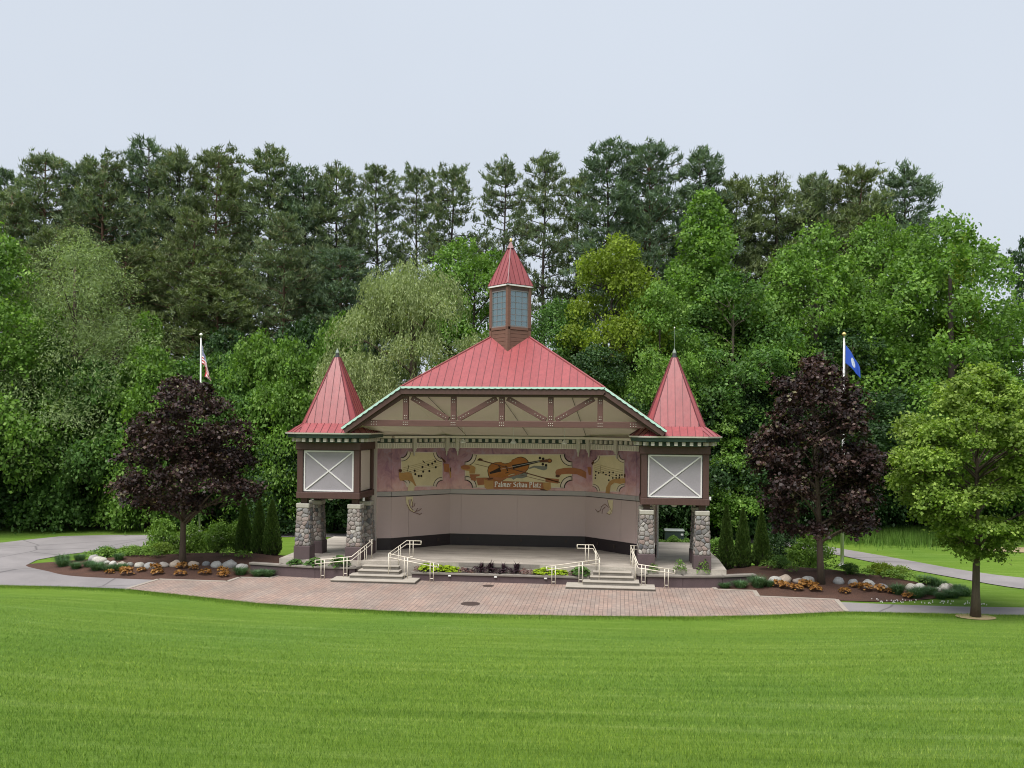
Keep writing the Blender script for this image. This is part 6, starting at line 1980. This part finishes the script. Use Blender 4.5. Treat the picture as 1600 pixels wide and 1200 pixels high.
boulders([(11.35, .35, .24), (11.75, .3, .26), (12.25, .2, .28), (12.85, .15, .36), (13.35, .35, .40), (13.9, .2, .32), (14.35, .35, .34), (15.7, .2, .36), (16.3, .05, .38), (16.9, -.2, .38), (17.45, -.45, .34), (18.0, -.4, .26), (18.75, -.3, .34), (19.15, -.1, .34), (19.95, -.05, .24), (20.35, .25, .34), (20.75, .8, .32)], 'under the right maple')

# arborvitae cones
def make_arb(seed):
    rng = np.random.default_rng(seed)
    n = 9000
    t = rng.random(n) ** .8
    R = .58 * (1 - t) ** .75 * np.minimum(1, .6 + t * 4) + .02
    a = rng.random(n) * 6.283
    rr = R * rng.uniform(.72, 1.06, n) * (1 + .10 * np.sin(a * 7 + t * 20))
    C = np.stack([rr * np.cos(a), rr * np.sin(a), .05 + t * 2.95], 1)
    out = np.stack([np.cos(a), np.sin(a), np.zeros(n)], 1)
    D = unit(out * .55 + np.array([0, 0, 1.0]) + rng.normal(size=(n, 3)) * .3)
    N = unit(np.cross(out, rng.normal(size=(n, 3))) + out * .5)
    s = rng.uniform(.7, 1.3, n)
    mb = MB()
    mb.tube([(0, 0, 0), (0, 0, .4), (0, 0, 1.4), (0, 0, 2.6)], [.38, .40, .27, .06], 9)  # dark inner core added to block light through the foliage
    return mb.mesh('stem', True), leaves_mesh('foliage', C, D, N, .15 * s, .07 * s)
AV = [make_arb(1), make_arb(2)]
for k, (x, y, h, w, lb) in enumerate([(-14.45, 4.6, 3.0, 1.0, 'slim dark arborvitae beside the left tower, farthest from it'), (-13.5, 4.4, 3.0, .98, 'slim dark arborvitae in the middle of the left trio'), (-12.75, 4.3, 2.95, 1.1, 'dark arborvitae of the left trio nearest the tower'),
                                      (11.15, 4.6, 3.3, .98, 'dark arborvitae of the right trio nearest the tower'), (11.95, 4.4, 3.0, 1.0, 'dark arborvitae in the middle of the right trio'), (12.85, 4.3, 2.75, 1.02, 'dark arborvitae of the right trio nearest the maple')]):
    zz = bed_z(x, y)
    place_tree('arborvitae', AV[k % 2], [MT['bark_dark'], MT['f_arb']], (x, y, zz), lb, 'arborvitae', 'arborvitae trios', (w * .82, w * .82, h / 3.05), k * 1.3, ('stem', 'foliage'))

# rounded shrubs
def make_shrub(seed, rx, h, n, ln, wd):
    rng = np.random.default_rng(seed)
    lob = lobes_in(rng, 22, dome, .15, h * .9, rx, rx, rx * .42, hollow=.3)
    mb = MB()
    for c, r in lob[:12]:
        limb(mb, (rng.uniform(-.1, .1), rng.uniform(-.1, .1), 0), c, .025, .008, rng, .1, 4)
    return mb.mesh('stems', True), crown_mesh('foliage', rng, lob, n, ln, wd, inner=.25, up=.9)
SV = [make_shrub(1, .95, 1.5, 5200, .10, .06), make_shrub(2, .95, 1.35, 5200, .10, .06), make_shrub(3, .7, .8, 2600, .09, .05)]
SHR = [(-19.1, 4.6, 1, 0, 'f_shrub', 'rounded green shrub behind the left bed, farthest from the stage', 1.35), (-17.6, 4.9, 1, 1, 'f_shrub', 'rounded green shrub just behind the left maple trunk', 1.25), (-16.1, 4.9, 1.05, 1, 'f_shrub', 'rounded green shrub between left maple trunk and arborvitae', 1.3),
       (-15.1, 5.3, .8, 0, 'f_shrub', 'smaller green shrub tucked against the left arborvitae', 1.2), (14.2, 6.6, 1.05, 0, 'f_dark_shaded', 'dark green shrub beside the right arborvitae', 1.35), (15.35, 5.0, 1.1, 1, 'f_shrub', 'loose green shrub behind the right maple trunk', 1.25),
       (-19.9, 2.9, 1.0, 2, 'f_shrub', 'low yellowish shrub among the left bed boulders', .7), (-18.2, 2.9, .9, 2, 'f_pear', 'low lime shrub left of the maple trunk', .75), (-21.0, 2.2, .9, 2, 'f_mid', 'low green clump near the tip of the left bed', .7),
       (18.3, 2.9, .9, 2, 'f_yellow', 'low yellow-green shrub on the grass right of the maple', .8), (19.1, 2.6, .9, 2, 'f_pear', 'low lime shrub farthest right behind the boulders', .75), (13.6, 3.3, .7, 2, 'f_mid', 'small green clump at the foot of the right arborvitae', .7),
       (16.6, 1.9, .6, 2, 'f_mid', 'small green clump right of the right maple trunk', .6)]
for x, y, w, v, leaf, lb, hz in SHR:
    place_tree('shrub', SV[v], [MT['bark_dark'], MT[leaf]], (x, y, bed_z(x, y)), lb, 'shrub', None, (w, w, hz), x, ('stems', 'foliage'))

# grass clumps, coral bells, hostas
def make_clump(seed, n, h, spread, w):
    rng = np.random.default_rng(seed)
    a = rng.random(n) * 6.283
    r = rng.random(n) ** .5 * spread * .35
    base = np.stack([r * np.cos(a), r * np.sin(a), np.zeros(n)], 1)
    out = np.stack([np.cos(a), np.sin(a), np.zeros(n)], 1)
    mid = base + out * (spread * .35 * rng.random((n, 1))) + np.array([0, 0, 1.]) * h * rng.uniform(.5, .8, (n, 1))
    tip = mid + out * (spread * .55 * rng.random((n, 1))) + np.array([0, 0, 1.]) * h * rng.uniform(-.25, .4, (n, 1))
    sd_ = np.stack([-np.sin(a), np.cos(a), np.zeros(n)], 1) * w
    V = np.stack([base - sd_, base + sd_, mid + sd_ * .8, mid - sd_ * .8, tip], 1).reshape(-1, 3)
    i = np.arange(n)[:, None] * 5
    F = np.concatenate([i + [0, 1, 2], i + [0, 2, 3], i + [3, 2, 4]], 0)
    return fast_mesh('clump', V, F, tone=np.full(len(F), .5))
def make_leafy(seed, n, h, spread, ln, wd):
    rng = np.random.default_rng(seed)
    a = rng.random(n) * 6.283
    t = rng.random(n)
    r = spread * t ** .6
    C = np.stack([r * np.cos(a), r * np.sin(a), h * (1 - .6 * t * t) * rng.uniform(.55, 1.05, n)], 1)
    out = np.stack([np.cos(a), np.sin(a), -.25 - .2 * t], 1)
    N = unit(np.array([0, 0, 1.]) + out * .5 + rng.normal(size=(n, 3)) * .3)
    s = rng.uniform(.7, 1.2, n)
    return leaves_mesh('leaves', C, unit(out + rng.normal(size=(n, 3)) * .3), N, ln * s, wd * s)
CG = [make_clump(1, 460, .40, .58, .008), make_clump(2, 420, .36, .62, .008)]
CO = [make_leafy(3, 90, .30, .30, .13, .12), make_leafy(4, 70, .26, .28, .13, .12)]
CH = [make_leafy(5, 130, .34, .36, .17, .13), make_leafy(6, 110, .30, .34, .16, .12)]
CB = [make_leafy(7, 120, .32, .34, .11, .08)]
def plants(name, meshes, mat, spots, lab, cat, group, sc_=1.0):
    spots = sorted(spots)
    rng = random.Random(len(lab))
    for i, (x, y) in enumerate(spots):
        o = bpy.data.objects.new(name, meshes[i % len(meshes)])
        COL.objects.link(o)
        if not o.data.materials:
            o.data.materials.append(MT[mat])
        o.material_slots[0].link = 'OBJECT'
        o.material_slots[0].material = MT[mat]
        k = sc_ * rng.uniform(.8, 1.2)
        o.location = (x, y, bed_z(x, y) - .01)
        o.rotation_euler = (0, 0, rng.uniform(0, 6.28))
        o.scale = (k, k, k * rng.uniform(.85, 1.15))
        tag(o, lab % ordinal(i), cat, group)
plants('grass_clump', CG, 'f_grass', [(-21.9, -.1), (-21.6, .9), (-20.9, -.6), (-20.4, -.3), (-19.6, -.9), (-18.9, -1.1), (-18.4, -.9), (-22.3, .5), (-19.5, .9), (-18.9, 3.9), (-12.3, -.9), (-11.4, -1.0), (-10.95, -.9)], 'blue-green grass clump in the left bed, %s from the left', 'grass clump', 'grass clumps in the left bed', 1.0)
plants('grass_clump', CG, 'f_grass', [(10.5, -.6), (11.2, -.6), (12.0, -.5), (12.5, -.4), (17.9, -1.1), (18.5, -1.6), (18.8, -1.2), (19.4, -.8), (19.6, -1.5), (20.2, -1.1), (20.3, .6), (20.9, .1), (20.0, .9), (20.9, -.5), (19.9, 1.6)], 'blue-green grass clump in the right bed, %s from the left', 'grass clump', 'grass clumps in the right bed', 1.0)
plants('coral_bells', CO, 'f_orange', [(-18.6, -1.5), (-18.1, -1.2), (-17.6, -1.75), (-17.2, -1.1), (-16.6, -.9), (-16.2, -1.5), (-15.0, -1.6), (-14.8, -.6), (-13.9, -1.3), (-13.2, -.9), (-12.9, -1.45), (-15.5, -.4)], 'amber coral bells clump in the left bed, %s from the left', 'coral bells', 'amber coral bells in the left bed')
plants('coral_bells', CO, 'f_orange', [(12.9, -.6), (13.2, -.95), (13.6, -1.2), (14.0, -.45), (14.3, -.8), (14.4, -1.25), (15.6, -1.35), (16.3, -.5), (16.6, -.9), (17.2, -.9), (17.6, -1.05), (18.2, -1.75)], 'amber coral bells clump in the right bed, %s from the left', 'coral bells', 'amber coral bells in the right bed')
plants('perennial', [make_leafy(21, 160, .42, .42, .12, .07), make_leafy(25, 170, .36, .42, .13, .075)], 'f_shrub', [(-21.6, 1.7), (-20.6, 1.6), (-19.9, 1.9), (-19.2, 1.7), (-18.5, 1.9), (-17.8, 1.6), (-17.0, 2.6), (-14.4, 2.4), (-13.4, 2.0), (-20.1, 3.4)], 'leafy green perennial behind the left boulders, %s from the left', 'perennial', 'perennials in the left bed', 1.1)
plants('perennial', [make_leafy(23, 160, .42, .42, .12, .07), make_leafy(24, 140, .36, .46, .12, .06)], 'f_shrub', [(12.9, 2.6), (13.9, 2.0), (15.3, 2.4), (16.5, 2.6), (17.3, 1.6), (18.3, 1.3), (19.1, 1.5), (19.6, .9), (18.9, 2.9), (16.0, 3.6)], 'leafy green perennial behind the right boulders, %s from the left', 'perennial', 'perennials in the right bed', 1.05)
plants('hosta', CH, 'f_lime', [(-3.3, -.48), (-2.7, -.5), (-2.3, -.46), (-1.95, -.5), (1.95, -.5), (2.3, -.46), (2.7, -.5), (3.1, -.46)], 'bright lime hosta in the stage planter, %s from the left', 'hosta', 'lime hostas in the stage planter')
plants('bedding_plant', CB, 'f_burg', [(-1.4, -.44), (-.9, -.46), (-.45, -.44), (.0, -.46), (.45, -.44), (.9, -.46)], 'dark burgundy bedding plant in the stage planter, %s from the left', 'plant', 'burgundy plants in the stage planter', .95)
plants('bedding_plant', CB, 'f_rose', [(-1.6, -.56), (-1.15, -.56), (1.3, -.5), (1.65, -.52), (3.6, -.5), (-3.7, -.5)], 'dusty pink bedding plant in the stage planter, %s from the left', 'plant', 'pink plants in the stage planter', .8)
CN = make_clump(9, 26, .62, .22, .035)
plants('canna_plant', [CN], 'f_burg', [(-.75, -.35), (-.3, -.35), (.32, -.35), (.95, -.35)], 'tall dark-leaved plant at the stage edge, %s from the left', 'plant', 'dark upright plants at the stage edge', .9)
plants('leafy_plant', CH, 'f_mid', [(-9.75, -.5), (-8.75, -.55), (-7.5, -.6), (-4.6, -.52)][:3] + [(3.95, -.5)], 'leafy green plant in the planters, %s from the left', 'plant', 'leafy plants at the towers', 1.25)
plants('rose_bush', [make_leafy(11, 220, .75, .36, .10, .07)], 'f_green', [(7.3, -.42), (8.5, -.38), (9.55, -.3)], 'young leafy rose bush in the right tower planter, %s from the left', 'rose bush', 'rose bushes by the right tower', .95)

# hedge behind the right tower
rngh = np.random.default_rng(77)
n = 9000
hx = rngh.uniform(7.6, 12.6, n)
hy = 9.9 + rngh.uniform(-.6, .6, n)
hz = rngh.uniform(0, 1, n) ** .5 * (.90 + .12 * np.sin(hx * 3) + .1 * np.sin(hx * 7.3))
Ch = np.stack([hx, hy, hz], 1)
t = empty('hedge', (10, 9.9, 0))
tag(t, 'low clipped green hedge behind the right tower walk', 'hedge')
o = link('foliage', leaves_mesh('foliage', Ch - np.array([10, 9.9, 0]), rngh.normal(size=(n, 3)), unit(np.array([0, -.5, .8]) + rngh.normal(size=(n, 3)) * .5), rngh.uniform(.08, .15, n), rngh.uniform(.05, .09, n)), MT['f_green'], t)
sp(MB().box(7.7, 12.5, 9.5, 10.3, 0, .6).build('branches', MT['bark_dark'], None), t)

# tall meadow grass at the foot of the right wood
def meadow(name, x0, x1, y0, y1, n, h, mat, label):
    rng = np.random.default_rng(int(x0 * 10) + 999)
    x, y = (x0 + x1) / 2 + rng.normal(size=n) * (x1 - x0) * .26, y1 - np.abs(rng.normal(size=n)) * (y1 - y0) * .42
    B = np.stack([x, y, terrain(x, y)], 1)
    a = rng.random(n) * 6.283
    sd_ = np.stack([np.cos(a), np.sin(a), np.zeros(n)], 1) * .02
    T_ = B + np.stack([rng.normal(size=n) * .12, rng.normal(size=n) * .12, h * rng.uniform(.5, 1.2, n)], 1)
    o = link(name, tri_mesh(name, B - sd_, B + sd_, T_), MT[mat])
    tag(o, label, 'tall grass', kind='stuff')
meadow('tall_grass', 19.0, 28.5, 16.6, 21.5, 15000, .75, 'f_green', 'unmown tall grass at the foot of the right wood')
tag(sheet('bare_ground', smooth_poly([(27.5, 15.2), (31, 14.6), (37, 15), (44, 16), (44, 18), (36, 17.6), (30, 17), (28, 16.4)], 4), .03, plain('dry_straw_ground', (.27, .21, .13), .3, 1.5, .95, .3)), 'patch of dry bare ground by the right wood', kind='structure')
# white clover flowers beside the right path
tc_ = MB()
rf = random.Random(4)
for k in range(60):
    x, y = rf.uniform(16.5, 21), rf.uniform(-3.0, -2.2)
    tc_.box(x - .014, x + .014, y - .014, y + .014, .03, .07 + rf.random() * .02)
tag(tc_.build('clover_flowers', MT['white']), 'white clover flowers along the grass edge by the right path', 'flowers', kind='stuff')

# ------------------------------------------------------------------ lawn blades: dense near the camera, thinning towards the plaza
rngg = np.random.default_rng(99)
N = 420000
fw = np.array([-math.sin(rad(6.5)), math.cos(rad(6.5))])
rt = np.array([math.cos(rad(6.5)), math.sin(rad(6.5))])
d = 5.0 * (38.0 / 5.0) ** (rngg.random(N) ** 1.15)
w = rngg.uniform(-.66, .66, N) * d
px = 5.60 + fw[0] * d + rt[0] * w
py = -43.65 + fw[1] * d + rt[1] * w
ex = rngg.uniform(-24, 24, 45000)
ey = edge_y(ex) + .06 - np.abs(rngg.normal(size=len(ex))) * .35
px, py = np.concatenate([px, ex]), np.concatenate([py, ey])
d = np.concatenate([d, np.full(len(ex), 30.0)])
keep = py < edge_y(px) + .08
px, py, d = px[keep], py[keep], d[keep]
n = len(px)
B = np.stack([px, py, terrain(px, py) - .004], 1)
a = rngg.random(n) * 6.283
grow = np.clip(d / 14, .5, 1.25)
hgt = rngg.uniform(.030, .062, n) * (.75 + .25 * grow)
near_edge = (edge_y(px) - py) < .75
hgt = np.where(near_edge, hgt * 1.9, hgt)
sd_ = np.stack([np.cos(a), np.sin(a), np.zeros(n)], 1) * (.0040 * grow)[:, None]
lean = np.stack([rngg.normal(size=n) * .022 * grow, rngg.normal(size=n) * .022 * grow, hgt], 1)
gb = link('grass_blades', tri_mesh('grass_blades', B - sd_, B + sd_, B + lean), MT['blade'])
tag(gb, 'short mown grass blades of the sloping lawn', 'grass', kind='stuff')
